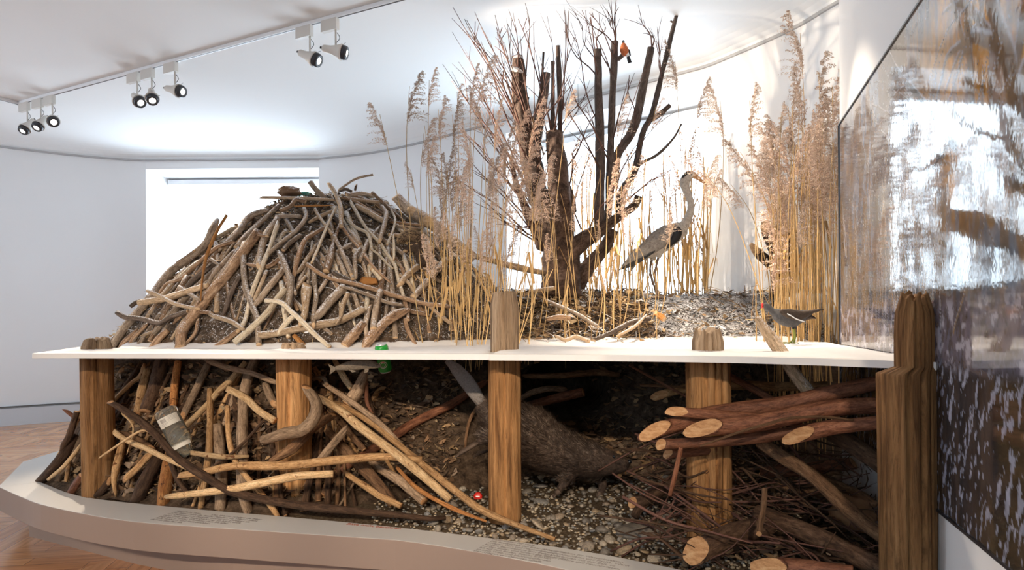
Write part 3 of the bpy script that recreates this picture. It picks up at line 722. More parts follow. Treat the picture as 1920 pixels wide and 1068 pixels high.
# ------------------------------------------------------------------ sticks
WHERE = []
def stick(pts, rs, mat, label, group=None, caps=('flat', 'flat'), cut=None, rough=.16, cat='stick', name='stick', sides=10, n=None):
    bm = bmesh.new(); tube(bm, pts, rs, sides=sides, rough=rough, seed=random.random() * 50, caps=caps, capmat=1, n=n)
    o = obj(name, bm, [mat, cut or ('wcut' if mat[0] == 'w' and mat != 'willow' else 'cut')], origin=Vector(pts[0])); return tag(o, label, cat, group)
CROPS = {'A': (200, 380, 3.682), 'B': (480, 320, 5.333), 'C': (480, 480, 5.053), 'D': (70, 660, 3.337), 'E': (380, 660, 3.337), 'F': (560, 640, 2.496), 'G': (1180, 500, 1.88), 'P': (0, 0, 1.0)}
HERO = [l.split('|') for l in '''
A|60|grey|740,165 680,290 560,390 450,470 370,570 250,720 120,870 40,990|.06|long weathered grey trunk forming the far outer edge of the lodge
A|34|grey|1190,20 1060,140 980,210 890,310|.05|straight grey stick high beside the window edge of the lodge
A|34|grey|890,330 820,400 740,490 680,610|.04|dark snow-flecked stick running down behind the heaviest log
A|78|brown|1050,200 930,360 840,490 740,600 650,720 560,830 520,900 510,1000|.09|heaviest snowy log of the lodge with a twisted root end on the board
A|34|pale|1180,150 1130,300 1070,450 1000,630 960,800 930,860|.12|crooked pale peeled stick leaning against the heaviest snowy log
A|46|grey|940,300 945,450 960,580 1000,700 1040,800 1050,980|.07|bent grey-brown stick behind the crooked pale one
A|22|orange|830,85 760,200 690,370 660,530 650,680|.13|thin orange splintered stick poking above the lodge edge into the window
A|30|brown|870,270 760,310 640,410 520,520 420,560 370,620|.07|long brown stick lying along the lower left shoulder of the lodge
A|44|tan|220,690 400,660 530,620 700,570|.09|tan log with bark specks pointing out at the lodge foot
A|30|dark|165,715 200,690 240,675|.09|short dark burnt-looking stub at the tip of the tan log
A|30|tan|280,605 380,650 480,700 620,730|.12|light brown stick crossing over the tan speckled log
A|34|dark|70,755 130,790 240,800 360,830 440,790 560,750|.10|twisted dark driftwood root reaching out above the first post
A|30|grey|500,580 640,670|.10|short grey stick wedged over the tan log
A|24|grey|720,390 780,430|.10|stubby grey twig end beside the orange splinter
A|40|dark|760,410 600,530 550,590|.05|dark blackish stick half buried under the lodge shoulder
A|36|tan|735,780 860,820 940,870|.12|short light stick meeting the pale V of sticks near the board
P|13|pale|535,541 519,561 500,587 470,617 439,642|.13|pale peeled stick forming the lower arm of a V above the board
A|46|brown|420,880 360,940 310,1005|.05|short snowy grey-brown stick end resting on the board
A|22|brown|630,810 610,900 540,980 520,1010|.08|thin hooked brown root beside the root end of the heaviest log
A|40|brown|900,890 820,950 740,1005|.04|snow-covered brown stick end under the pale V of sticks
A|22|brown|1100,230 1010,215|.12|tiny side stub sticking out near the top of the heaviest log
A|50|grey|1180,110 1090,240 1060,380 1050,430|.08|thick grey-brown upright stick below the flat top stick
A|46|grey|1230,450 1130,570 1040,690|.07|dark grey straight stick in the middle hollow of the lodge face
A|34|brown|1200,380 1110,440 1000,430|.05|brown cross stick behind the crooked pale stick
A|34|brown|200,890 120,960 90,1010|.03|brown stick end at the extreme foot of the lodge next to the first post
A|30|brown|270,850 190,930 150,990|.03|second brown stick end at the foot of the lodge next to the first post
A|24|tan|320,890 230,920|.04|short tan splinter flat at the lodge foot
A|32|brown|720,760 560,750 480,810|.05|grey-brown crooked stick tucked behind the heaviest log's root
A|30|pale|880,170 760,240 650,300|.05|thin sunlit pale stick on the lodge skyline by the window
A|46|grey|1080,60 980,100 890,230 800,300|.06|snowy grey log with a blunt end on the lodge skyline
A|34|dark|920,500 860,620 810,770|.05|dark straight stick just right of the heaviest log
A|18|grey|600,335 480,415|.07|thin bark strip lying on the outermost grey trunk
B|34|tan|60,265 300,270 560,280 760,290|.10|straight tan stick with banded bark lying flat across the lodge top
B|46|tan|740,140 790,220 830,310 850,380 850,500 850,560|.14|tan forked stick standing up over the middle of the lodge top
B|38|tan|860,270 1000,290 1150,310 1290,320|.08|tan banded stick continuing flat on the far side of the lodge top
P|7|pale|658,379 669,399 682,421 697,440 712,455 726,476 741,498 746,520 752,540 757,557|.10|long pale S-bent stick running down the lodge face toward the reeds
B|34|pale|920,500 1010,570 1110,620 1150,720 1150,780|.08|pale kinked stick beside the long S-bent stick
B|26|pale|1150,780 1240,850 1310,930 1370,980|.08|thin pale stick carrying on from the kinked one
B|60|tan|1000,350 1100,400 1200,460 1290,510|.06|broad orange-tan half-peeled log near the lodge top
B|36|brown|1160,215 1270,320 1370,410 1480,510|.08|straight brown stick sloping down the skyline toward the gnawed log
B|50|grey|1260,360 1300,430 1280,540 1240,690|.08|snowy grey forked stick right of the long S-bent stick
B|26|pale|1350,390 1390,480 1370,590 1310,740|.11|thin pale zigzag twig above the polecat's den
B|26|pale|1370,640 1380,740 1380,880|.10|thin pale upright twig left of the polecat
B|28|pale|800,360 720,530 640,730 560,910|.13|thin straight pale stick slanting through the middle of the lodge
B|32|brown|860,560 950,680 1040,780 1120,890 1210,1000 1330,1100|.08|long thin brown stick from the top fork down the lodge face
B|34|tan|590,380 640,470 700,550 760,640|.08|pinkish tan stick leaning left below the lodge top
B|44|grey|780,650 830,750 880,860 950,1030|.08|snowy grey knotted stick in the centre of the lodge face
B|66|brown|830,550 780,700 760,800 735,900 700,1010|.07|club-shaped brown stick swelling toward its lower end
B|48|grey|480,380 500,440 470,520 380,620 250,720 120,830|.08|long grey curved stick starting under the flat top stick
B|50|grey|450,640 330,730 270,800|.06|grey snowy stick under the long curved one
B|46|brown|680,570 560,640 490,690 430,830 380,1050|.08|grey-brown bowed stick beside the thin straight pale stick
B|50|tan|590,770 500,900 430,1010|.06|tan stick with snow behind the thin straight pale stick
B|36|grey|640,820 700,900|.04|short grey stick lying in snow in the lodge centre
P|12|grey|526,478 534,495 543,520 544,548 538,580|.11|reddish-grey split stick standing near the glass-jar post line
B|46|brown|500,310 400,290 340,360 240,400|.09|hooked brown log curling under the flat top stick
B|20|orange|400,355 590,350 780,345|.12|thin orange splinter lying flat below the top stick
B|44|grey|200,460 330,450 450,460|.06|horizontal grey stick at the shadowed upper lodge
B|40|tan|560,500 650,450 760,400|.07|short tan stick sloping up to the top fork
B|44|grey|1040,780 990,860 1000,1060|.10|grey forked stick with a sharp elbow in the lodge centre
B|24|grey|1170,40 1060,60 960,100 830,190|.20|thin curved grey branch sticking up into the air above the lodge
B|58|grey|540,110 590,180 650,240|.10|thick grey stub poking up on top of the lodge
B|24|dark|1000,150 990,200|.12|tiny dark peg on top of the lodge
B|30|dark|830,200 900,185 960,210|.08|small dark curved stick under the airborne branch
B|48|grey|910,250 1040,230 1170,250|.07|thick dark grey stick lying flat on the lodge top
B|28|brown|890,270 1040,330 1150,400 1250,450|.09|straight brown stick slanting away from the top fork
B|30|brown|1350,510 1500,530 1690,550|.06|thin brown stick lying level above the polecat
B|30|tan|1450,550 1600,580 1740,610|.06|second level tan stick just above the polecat
B|26|grey|1390,540 1500,590 1600,640|.06|bluish grey stick between the level sticks over the polecat
B|44|tan|1330,640 1480,650 1620,640 1700,590|.08|pinkish knotted branch directly over the polecat's back
B|50|grey|1230,580 1130,700 1090,780 1030,900|.05|thick shadowed grey stick crossing behind the S-bent one
B|40|grey|1230,700 1240,860 1240,1000|.05|upright grey stick behind the S-bent one
B|66|grey|970,650 1040,740|.05|blunt thick log end in the middle of the lodge
C|44|grey|370,0 360,150 340,270 370,350|.08|upright snowy grey stick left of the club-shaped stick
C|44|brown|480,75 600,160 700,210 880,250 1100,310 1370,390 1600,450 1800,470|.16|long reddish-brown stick slanting right across the lodge to the reeds
C|48|grey|550,150 560,300 570,400 550,520 545,640|.09|grey tapering upright stick behind the bulb-headed one
C|90|tan|480,310 475,380 470,430 465,520 440,600|.11|short tan stick with a bulbous snow-capped head
C|48|pale|90,420 240,440 330,520 440,620 560,740 700,865|.18|smooth clean peeled stick crossing in front down to the snow
C|80|tan|30,750 200,730 400,690 600,650 760,620 900,560 1020,500|.10|long thick tan log lying low with its sawn end by the board
C|90|grey|600,550 700,430 830,290|.08|broad flat grey board-like stick
C|34|grey|820,290 960,330 1120,390 1250,440 1380,460|.12|thin grey stick just below the long reddish-brown one
C|48|tan|870,350 820,470 800,580 760,640|.12|pinkish tan pointed stick hanging below the thin grey one
C|66|grey|1180,330 1150,430 1120,600 1110,690|.12|thick upright grey stick under the long reddish-brown one
C|70|grey|1800,30 1700,150 1570,300 1490,390|.10|thick grey stick reaching up among the reeds
C|62|tan|1560,80 1440,170 1380,250|.10|tan log end below the polecat
C|100|brown|1370,530 1230,620 1130,720 1030,850|.09|thick snowy log leaning down beside the green can
C|96|brown|1020,640 930,740 840,850|.06|thick snowy log behind and left of the green can
C|48|grey|1080,480 1060,560 1040,650 1050,750|.08|short upright grey stick above the two thick snowy logs
C|36|tan|1640,470 1740,560 1850,640|.12|pale tan stick end among the reed stems
C|40|brown|1410,590 1440,700 1520,850|.05|thin brown root reaching the snow near the reeds
C|36|tan|1360,170 1450,260 1510,360|.08|curved tan stick under the polecat
C|40|brown|1400,400 1430,510 1440,610|.06|brown broken stub hanging at the end of the S-bent stick
C|50|brown|1450,520 1600,550|.05|horizontal brown stub behind the reeds
C|50|orange|360,750 460,850|.05|short bright orange stick end under the low tan log
C|56|pale|230,700 330,590 380,560|.07|pale snowy stick tucked behind the smooth peeled one
C|50|grey|860,20 900,130 920,220|.06|grey stick ending on the long reddish-brown one
C|36|tan|470,190 400,290|.06|short tan stick beside the split reddish-grey one
C|40|grey|700,180 640,270 580,360|.05|dull grey stick behind the bulb-headed one
D|36|wpale|280,385 420,450 540,540 700,610 820,670 940,720|.30|long pale peeled stick crossing the first post under water
D|60|wdark|10,820 120,700 250,520|.12|dark thick stick outside the first post resting on the plinth tip
D|26|wpale|70,795 170,710 270,585|.20|yellow peeled stick outside the first post
D|26|wpale|480,300 580,200 640,150 665,90|.12|yellow bent stick right behind the first post
D|56|wtan|690,110 660,220 630,370 620,390|.08|tan speckled stick left of the glass jar
D|88|wdark|790,60 740,220 680,370|.04|thick dark split log behind the glass jar
D|46|worange|880,60 860,200 850,330|.08|orange-brown upright stick just above the glass jar
D|50|wgrey|1070,70 1000,220 920,380|.07|grey bark stick slanting down to the right side of the glass jar
D|42|wtan|1080,230 1080,450 1070,650 1040,850 1020,990|.16|tall straight tan stick standing right of the glass jar
P|12|wpale|461,678 434,711 410,732 388,759 349,798|.14|pale peeled stick slanting down to the glass jar from the board
D|48|wtan|530,580 480,780 490,890|.10|tan splintered stick below the first post's right edge
D|50|wdark|640,100 560,220 480,330|.05|dark brown stick beside the yellow bent one
D|85|wdark|750,680 680,800 620,950|.06|thick black-patched log below the glass jar
D|88|worange|820,700 800,850 790,970|.07|thick orange-patched dark log standing on the plinth edge
D|46|wtan|700,640 630,720 560,780|.14|short tan stick with a dark gnawed tip below the long peeled one
D|46|wdark|440,820 400,870 350,915|.06|short dark root beside the foot of the first post
D|52|wred|280,770 210,880|.10|short red-brown stick with a cut end outside the first post
D|24|wred|180,365 260,430|.14|thin reddish stick end jutting out past the first post
D|42|wdark|250,370 200,520 160,590|.04|dull grey stick standing outside the first post
D|15|wpale|395,655 520,570 640,495 700,500 860,590|.34|thin bent straw-coloured splinter in front of the glass jar
D|34|wdark|820,640 870,780 930,870|.22|dark forked branch piece hanging below the jar
D|12|wpale|530,380 600,470 560,640|.20|very thin broken splinter near the first post
D|40|wbrown|490,500 600,530 700,590|.12|brown stick end behind the long pale peeled one
D|24|wtan|200,680 180,800|.10|small tan stick outside the first post
D|74|wgrey|1125,460 1140,600 1150,700 1150,860 1140,990|.10|thick grey-pale log standing upright left of the second post
E|70|wgrey|330,50 270,200 250,400 250,600 250,850 290,1010|.12|tall thick pale-grey log left of the second post
E|38|wgrey|50,60 170,100 300,130 450,185|.18|grey stick sloping under the board to the second post
E|46|wpale|160,230 270,290 360,370 450,430|.24|orange-tan peeled stick ending at the second post
E|50|wgrey|390,200 440,310|.08|short grey stub at the left side of the second post
E|36|wtan|155,340 160,500 190,650 270,770 380,900 470,1020|.20|long thin tan stick bending down to the plinth edge
E|20|wdark|380,430 270,550 160,650 70,710|.28|thin dark twig left of the second post
'''.strip().split('\n')]
FREE = [l.split('|') for l in '''
16|wdark|212,756,3.36 256,783,3.33 292,813,3.31 325,852,3.3 358,876,3.28 397,900,3.26 425,918,3.25 470,930,3.24 545,945,3.21 635,954,3.17 757,966,3.12 800,972,3.12 835,970,3.16|long dark bent branch sweeping from the jar along the plinth edge
10|wpale|325,843,3.36 364,849,3.33 420,856,3.33 467,855,3.36|pale pointed stick lying level below the glass jar
16|wtan|340,890,3.34 380,885,3.30 440,873,3.27 530,873,3.25 620,864,3.26 680,858,3.27 728,856,3.28 790,862,3.32|long tan stick lying level across the second post's foot
15|wpale|322,930,3.33 370,924,3.30 420,917,3.26 440,915,3.24 515,900,3.20 560,891,3.2 625,888,3.22|pale bark-flecked stick just below the long level one
23|wgrey|578,732,3.36 593,759,3.32 587,786,3.29 566,807,3.28 533,813,3.28 494,825,3.34|curved grey driftwood horn wrapped round the second post
20|wbrown|620,780,3.52 584,804,3.42 548,840,3.34 506,865,3.32|dark brown tapering root behind the curved driftwood horn
26|wdark|611,822,3.66 578,846,3.58 540,872,3.50|thick dark brown log low behind the second post
17|wpale|602,747,3.52 641,771,3.44 680,804,3.36 740,848,3.28 784,884,3.24 844,936,3.20|long peeled log with red bark streaks falling toward the gravel
14|wtan|636,756,3.56 696,792,3.46 760,844,3.36 800,876,3.30 864,928,3.16 912,960,3.05 980,988,2.95 1040,1010,2.86|longest light stick falling from the lodge onto the gravel
11|wgrey|612,722,3.60 640,740,3.55 680,768,3.48 720,800,3.43 760,840,3.38|twisted grey vine-like stick above the longest light stick
9|worange|744,876,3.42 784,916,3.30 848,952,3.18 912,977,3.08|thin orange stick sliding down to the foot of the split post
17|wred|908,716,4.10 848,756,3.98 784,788,3.86 740,816,3.76 688,848,3.66 630,886,3.56|smooth reddish pole rising behind the beaver's tail
14|wtan|752,676,4.02 720,716,3.90 696,752,3.80|tan stick sloping up to the green can
12|wpale|628,676,3.78 648,712,3.70 660,728,3.66|tan barked stick end beneath the trout
24|wgrey|680,712,3.62 668,736,3.58 650,758,3.55|knotty grey root lump below the trout
7|wred|688,720,3.62 688,752,3.56 698,775,3.54|small reddish twig below the trout
16|wgrey|644,810,3.46 620,837,3.42 599,864,3.38|pale grey stick propped below the long peeled log
21|wbrown|614,807,3.60 650,846,3.50 695,891,3.40 737,945,3.34|thick brown-grey log under the long level stick
19|wgrey|700,870,3.50 757,906,3.40 795,940,3.30|smooth grey log end between the falling sticks
12|wbrown|620,768,3.66 650,804,3.60 683,843,3.54|brown stick behind the long peeled log
13|wtan|650,888,3.44 704,924,3.36 752,948,3.30|tan splintered stick low in front of the dark hollow
16|wbrown|617,682,3.86 611,717,3.80|short brown stick hanging behind the trout's tail
8|wgrey|576,711,3.62 605,708,3.60 614,722,3.58|small grey stick at the right edge of the second post
11|wgrey|975,747,3.98 1000,735,4.1 1030,728,4.2 1060,730,4.3|dark root curving out of the burrow
12|wbrown|990,705,4.30 1060,703,4.28 1120,698,4.25 1160,702,4.28|long brown root lying level under the board behind the beaver
18|wred|1000,757,4.35 1050,745,4.28 1094,735,4.22|red broken branch in the mouth of the burrow
9|dark|1115,636,4.36 1140,626,4.40 1165,613,4.45 1190,602,4.5 1218,597,4.6|curved dark root arching over the straw on the bank right of the willow
8|tan|1045,630,4.36 1060,637,4.34 1080,631,4.36 1105,640,4.32|low wavy root lying at the foot of the bank left of centre
10|brown|1032,597,4.46 1050,594,4.46 1068,596,4.5|short brown stick end on the bank under the willow
7|grey|1022,562,4.75 1050,574,4.6 1085,590,4.5 1122,613,4.38|grey stick sloping down the bank below the willow
12|orange|1232,588,4.6 1246,598,4.55|small bright wood chip on the bank under the heron
6|tan|1160,628,4.36 1190,612,4.42 1212,590,4.55|thin pale straw-like stick on the bank under the heron
9|tan|985,552,4.9 1010,545,4.85 1040,540,4.8|pale split branch lying at the foot of the willow
12|tan|885,478,4.85 925,489,4.95 975,502,5.05 1022,512,5.1|long pole running from the lodge to the willow trunk
6|wbrown|870,850,3.95 880,790,4.0 905,745,4.05|thin hanging root beside the beaver's tail
'''.strip().split('\n')]
used_labels = {}
for cr, wpx, mat, pts, lift, label in HERO:
    ox, oy, sc = CROPS[cr]; wpx = float(wpx) / sc; lift = float(lift)
    pp = [tuple(map(float, q_.split(','))) for q_ in pts.split()]
    pp = [(ox + a / sc, oy + b2 / sc) for a, b2 in pp]
    y_prev = 3.5; Ys = []; 
    r0 = wpx / 2 / F * 4.0
    for a, b2 in pp:
        h = hit(a, b2, r0 * .5 + lift * .35)
        if h and ((cr in 'DE' and h.y > 4.45) or (cr == 'A' and h.z < 1.03)): h = None
        Ys.append(h.y if h else None)
    known = [y for y in Ys if y]
    base_y = known[0] if known else 4.6
    for i, y in enumerate(Ys):
        if y is None:
            c_ = [Ys[j] for j in sorted(range(len(Ys)), key=lambda j: abs(j - i)) if Ys[j]]
            Ys[i] = c_[0] if c_ else {'B': 5.0, 'D': 3.98, 'A': 4.42}.get(cr, 4.7)
    # straighten depth so that a stick is a believable rigid piece of wood
    n_ = len(Ys); a0, a1 = Ys[0], Ys[-1]
    Ys = [.45 * y + .55 * (a0 + (a1 - a0) * i / max(1, n_ - 1)) for i, y in enumerate(Ys)]
    Ys = [y - lift * .5 for y in Ys]
    wp = [P(a, b2, y) for (a, b2), y in zip(pp, Ys)]
    under = cr in 'DE'
    if under:
        for _ in range(3): Ys = [max(y, inplinth(v.x, v.y) + r0 + .01) for y, v in zip(Ys, wp)]; wp = [P(a, b2, y) for (a, b2), y in zip(pp, Ys)]
    rs = [wpx / 2 / F * y for y in (Ys[0], Ys[len(Ys) // 2], Ys[-1])]
    if 'club' in label: rs = [rs[0] * .45, rs[1] * .6, rs[2] * 1.25, rs[2] * 1.05]
    elif 'bulbous' in label: rs = [rs[0] * 1.15, rs[1] * .95, rs[1] * .75, rs[2] * .7]
    elif 'pointed' in label or 'splinter' in label: rs = [rs[0], rs[1], rs[2] * .3]
    else: rs = [rs[0] * .9, rs[1], rs[2] * .92]
    stick(wp, rs, mat, label, cat='stick' if wpx < 15 else 'log', caps=(random.choice(('flat', 'chisel')), random.choice(('flat', 'chisel'))), name='stick' if wpx < 15 else 'log')
for wpx, mat, pts, label in FREE:
    pp = [tuple(map(float, q_.split(','))) for q_ in pts.split()]
    wp = [P(*p) for p in pp]; r = float(wpx) / 2 / F * pp[len(pp) // 2][2]
    rs = [r * .8, r, r * 1.02, r * .5 if ('longest' in label or 'pointed' in label or 'thin' in label or 'tapering' in label or 'dark bent' in label) else r * .9]
    stick(wp, rs, mat, label, cat='stick' if float(wpx) < 15 else 'log', name='stick' if float(wpx) < 15 else 'log', caps=('chisel', 'flat'), n=24)
# smaller sticks packed between the traced ones: one object each
def filler(cnt, test, mats, label, group, zmin, zmax, rr, ll, cat='stick', regions=None):
    k = 0; tries = 0
    while k < cnt and tries < 6000:
        tries += 1
        px, py = test()
        h = hit(px, py, .0)
        if h is None or not (zmin < h.z < zmax) or (h - Vector((MC.x, MC.y, h.z))).length > 2.2: continue
        dx, dy = h.x - MC.x, h.y - MC.y; a = math.atan2(dy, dx) + random.gauss(0, .15)
        L = random.uniform(*ll); ang = random.gauss(0, .45); pts = []
        bendy = random.uniform(-.12, .12)
        ca_, sa_ = math.cos(a + ang), math.sin(a + ang)
        r = random.uniform(*rr); sink = random.uniform(-.2, .9) * r
        for q_ in (-.5, -.2, .15, .5):
            x = h.x + ca_ * L * q_ * .75 + sa_ * bendy * q_ * q_; y = h.y + sa_ * L * q_ * .75 - ca_ * bendy * q_ * q_
            pts.append(Vector((x, y, mound(x, y) + sink + .02 * random.random())))
        a0, a1 = pts[0], pts[-1]
        pts[1] = pts[1].lerp(a0.lerp(a1, .3), .6); pts[2] = pts[2].lerp(a0.lerp(a1, .65), .6)
        if zmax < 1.1:
            if any(v.y < inplinth(v.x, v.y) + .02 or v.z > 1.03 for v in pts): continue
        if zmin > 1.0 and any(v.z < 1.06 for v in pts): continue
        mt_ = random.choice(mats)
        cw = {'g': 'grey', 'b': 'brown', 't': 'tan', 'd': 'dark', 'p': 'pale'}[mt_.lstrip('w')[0]]
        reg = regions(*px_of(pts[1])); lb = label % (cw, reg); gr = group + ' ' + reg + ', ' + cw
        stick(pts, [r, r * 1.05, r * .8], mt_, lb, gr, sides=7, caps=(random.choice(('flat', 'chisel')), 'flat'), n=7, cat=cat); k += 1

def reg_up(px, py):
    if py < 430: return 'just below the lodge top'
    if px < 420: return 'on the left shoulder'
    if px < 560: return 'beside the heaviest log'
    if px < 700: return 'in the middle of the face'
    return 'under the polecat and by the reeds'
def reg_lo(px, py):
    if px < 230: return 'around the first post'
    if px < 400: return 'around the glass jar'
    if px < 520: return 'left of the second post'
    return 'right of the second post'
filler(95, lambda: (random.uniform(210, 900), random.uniform(350, 650)), ['grey', 'grey', 'brown', 'tan', 'dark', 'pale'], 'slim %s snow-flecked stick wedged between larger ones %s', 'filler sticks', 1.09, 2.2, (.006, .021), (.25, .75), regions=reg_up)
filler(16, lambda: (random.uniform(95, 270), random.uniform(780, 940)), ['wdark', 'wbrown', 'wgrey', 'wtan'], 'slim %s stick propped at the plinth tip %s', 'filler sticks of the plinth tip', .30, 1.04, (.009, .02), (.25, .5), regions=lambda x, y: 'outside the first post' if x < 178 else 'right beside the first post')
filler(55, lambda: (random.uniform(90, 760), random.uniform(690, 960)), ['wdark', 'wbrown', 'wgrey', 'wdark', 'wtan'], 'slim %s stick wedged low under the board %s', 'submerged filler sticks', .30, 1.04, (.007, .02), (.2, .5), regions=reg_lo)

# ------------------------------------------------------------------ gnawed log on the lodge shoulder
def biglog(name, pts, rs, mat, label, cat='log', ends=(None, None), cuts='wcut', sides=16, n=22, rough=.12, group=None, snowcap=None):
    """log whose beaver-cut ends are parts of their own"""
    seed = random.random() * 50; pts = [Vector(p) for p in pts]; CUT = {}; ext = list(pts)
    for e, kind in zip((0, 1), ends):
        if not kind: continue
        p = pts[0] if e == 0 else pts[-1]; d = (pts[0] - pts[1]).normalized() if e == 0 else (pts[-1] - pts[-2]).normalized()
        r = (rs[0] if e == 0 else rs[-1]) * 1.0; view = (Vector((0, 0, 1.3)) - p).normalized(); view += Vector((0, 0, random.uniform(-.2, .7))); f = (view - d * view.dot(d)).normalized(); u = d.cross(f).normalized()
        sl = 2.1 if kind == 'gnawed' else .8; n_ = (d + f * sl).normalized(); CUT[e] = (p, d, n_, f, u, r, sl)
        if e == 0: ext = [p + d * r * (sl + .2)] + ext
        else: ext = ext + [p + d * r * (sl + .2)]
    bm = bmesh.new(); tube(bm, ext, rs, sides=sides, n=n + 10, rough=rough, seed=seed)
    for e in CUT:
        p, d, n_, f, u, r, sl = CUT[e]
        for v in bm.verts:
            if (v.co - p).length < r * 4:
                h_ = (v.co - p).dot(n_)
                if h_ > 0: v.co -= d * (h_ / d.dot(n_))
    o = obj(name, bm, [mat], origin=Vector(pts[0])); tag(o, label, cat, group)
    sp = spline(pts, 24)
    for e, kind in zip((0, 1), ends):
        if not kind: continue
        p, d, n_, f, u, r, k_ = CUT[e]
        bm = bmesh.new(); rows = []
        for i in range(6):
            t = i / 5; row = []
            for j in range(24):
                a = 2 * PI * j / 24; q0 = p + (f * math.cos(a) + u * math.sin(a)) * r * (1.0 - .0 * t) * t * (.97 + .16 * nz(math.cos(a) * 1.6, math.sin(a) * 1.6, seed))
                q0 += d * (-(q0 - p).dot(n_) / d.dot(n_)); row.append(bm.verts.new(q0 + n_ * (.0015 + .06 * r * (1 - t * t) + .05 * r * abs(nz(q0.x * 40, q0.z * 40, seed)) * (1 - t))))
            rows.append(row)
        for i in range(5):
            for j in range(24):
                try: bm.faces.new((rows[i][j], rows[i][(j + 1) % 24], rows[i + 1][(j + 1) % 24], rows[i + 1][j]))
                except ValueError: pass
        bmesh.ops.remove_doubles(bm, verts=bm.verts, dist=.0002)
        q_ = part('gnawed_end', bm, [cuts], o); q_['label'] = 'pale tooth-marked cut end'
    return o
g = [P(742, 368, 4.9), P(765, 392, 4.85), P(790, 408, 4.8), P(822, 428, 4.75), P(850, 455, 4.7), P(885, 485, 4.65)]
lg = biglog('gnawed_log', g, [.034, .042, .045, .042, .045, .045], 'grey', 'thick snow-capped log with two pale gnawed hollows on the skyline beside the reeds', ends=('cut', None), cuts='cut')
for (x, y, Y, r) in ((773, 396, 4.79, .038), (803, 416, 4.73, .042), (832, 446, 4.68, .032)):
    bm = bmesh.new(); ball(bm, P(x, y, Y), (r * 1.1, r * .5, r * .85), 14, Matrix.Rotation(.75, 3, 'Y'))
    for v in bm.verts: v.co += Vector((nz(v.co.x * 60, v.co.z * 60), 0, nz(v.co.z * 60, v.co.x * 60, 4))) * .004
    part('gnawed_notch', bm, 'cut', lg)
# pale stone or wood chunk by the polecat and lumps on the top
def lump(name, px, py, Y, r, mat, label, cat, seed=1, amp=.35):
    bm = bmesh.new(); bmesh.ops.create_icosphere(bm, subdivisions=4, radius=1)
    for v in bm.verts:
        f = 1 + amp * nz(v.co.x * 1.5 + seed, v.co.y * 1.5, v.co.z * 1.5) + amp * .4 * nz(v.co.x * 5 + seed, v.co.y * 5, v.co.z * 5)
        v.co = Vector((v.co.x * r[0], v.co.y * r[1], v.co.z * r[2])) * f + P(px, py, Y)
    o = obj(name, bm, mat); return tag(o, label, cat)
lump('bark_chunk', 542, 359, 4.75, (.085, .06, .035), 'brown', 'rough dark bark chunk on the lodge top in front of the window', 'bark', 3)
lump('root_lump', 750, 514, 4.38, (.055, .05, .085), 'tan', 'pale bare wooden lump below the polecat on the lodge', 'wood lump', 5)
lump('root_lump', 800, 462, 4.55, (.05, .05, .035), 'pale', 'bright snowy wooden lump right behind the polecat', 'wood lump', 8)
lump('root_lump', 690, 528, 4.15, (.06, .04, .03), 'orange', 'reddish brown root lump low in the lodge face right of centre', 'wood lump', 9)
bm = bmesh.new(); tube(bm, [P(559, 364, 4.78), P(572, 363, 4.8), P(584, 365, 4.8)], [.014, .016, .012], sides=8, rough=.3); tag(obj('turquoise_scrap', bm, 'teal'), 'small turquoise plastic scrap caught on the lodge top', 'litter scrap')

# ------------------------------------------------------------------ food store: red-barked logs at the right
def L3(s): return [P(*map(float, q_.split(','))) for q_ in s.split()]
def rlog(pts, wpx, mat, label, ends=(None, None), tw=1.0, name='log'):
    v = L3(pts); Y = v[len(v) // 2].y; r = wpx / 2 / F * Y
    return biglog(name, v, [r * tw, r, r, r * .9], mat, label, ends=ends, n=26)
rlog('1226,808,2.72 1286,790,2.76 1345,772,2.78 1478,755,2.75 1560,735,2.7 1650,716,2.66 1720,700,2.6', 29, 'wred', 'topmost dark red log with a gnawed left end crossing before the broad post', ('gnawed', None))
rlog('1268,771,2.70 1330,777,2.70 1430,784,2.72 1500,790,2.74', 19, 'wred', 'shorter red log with a gnawed tip lying on the topmost one', ('gnawed', None))
rlog('1318,803,2.62 1380,797,2.62 1446,788,2.61 1552,765,2.58 1650,760,2.55 1720,758,2.5', 33, 'wred', 'thick red log with an oval gnawed face in the middle of the log pile', ('gnawed', None))
rlog('1240,833,2.70 1310,830,2.70 1393,824,2.69 1470,812,2.67 1552,798,2.64 1650,795,2.6', 21, 'wred', 'lower dark red log under the thick one with the oval face', ('cut', None))
rlog('1497,816,2.56 1552,802,2.55 1600,796,2.52 1650,792,2.48 1720,788,2.42', 28, 'wred', 'red log with a bright oval cut facing the viewer above the brushwood', ('gnawed', None))
rlog('1313,836,2.54 1380,812,2.52 1440,794,2.50 1478,784,2.50 1540,781,2.50 1600,787,2.5', 5.5, 'wbrown', 'long thin bare stick lying over the red log pile', tw=.6, name='stick')
rlog('1252,851,2.84 1300,847,2.86 1360,838,2.9', 17, 'wred', 'short red log with a small round cut under the gnawed ends', ('cut', None))
rlog('1425,827,2.86 1470,858,2.78 1520,890,2.70 1605,968,2.54 1650,1002,2.46 1700,1040,2.4', 27, 'wbrown', 'straight brown log slanting down right through the brushwood', (None, None))
rlog('1560,812,2.9 1600,835,2.82 1650,870,2.74 1700,900,2.66', 33, 'wdark', 'dark log slanting behind the thickest post', (None, None))
rlog('1425,884,3.35 1500,880,3.3 1560,872,3.26 1600,868,3.25', 24, 'wred', 'red-brown log with a bright cut lying deep behind the brushwood', (None, 'cut'))
rlog('1440,905,3.2 1510,920,3.12 1590,925,3.0', 16, 'wbrown', 'thin brown log deep under the brushwood beside the white wall', (None, None))
rlog('1500,870,3.1 1550,900,3.0 1610,925,2.9 1640,945,2.8', 15, 'wbrown', 'smooth brown stick slanting before the white wall', (None, None), name='stick')
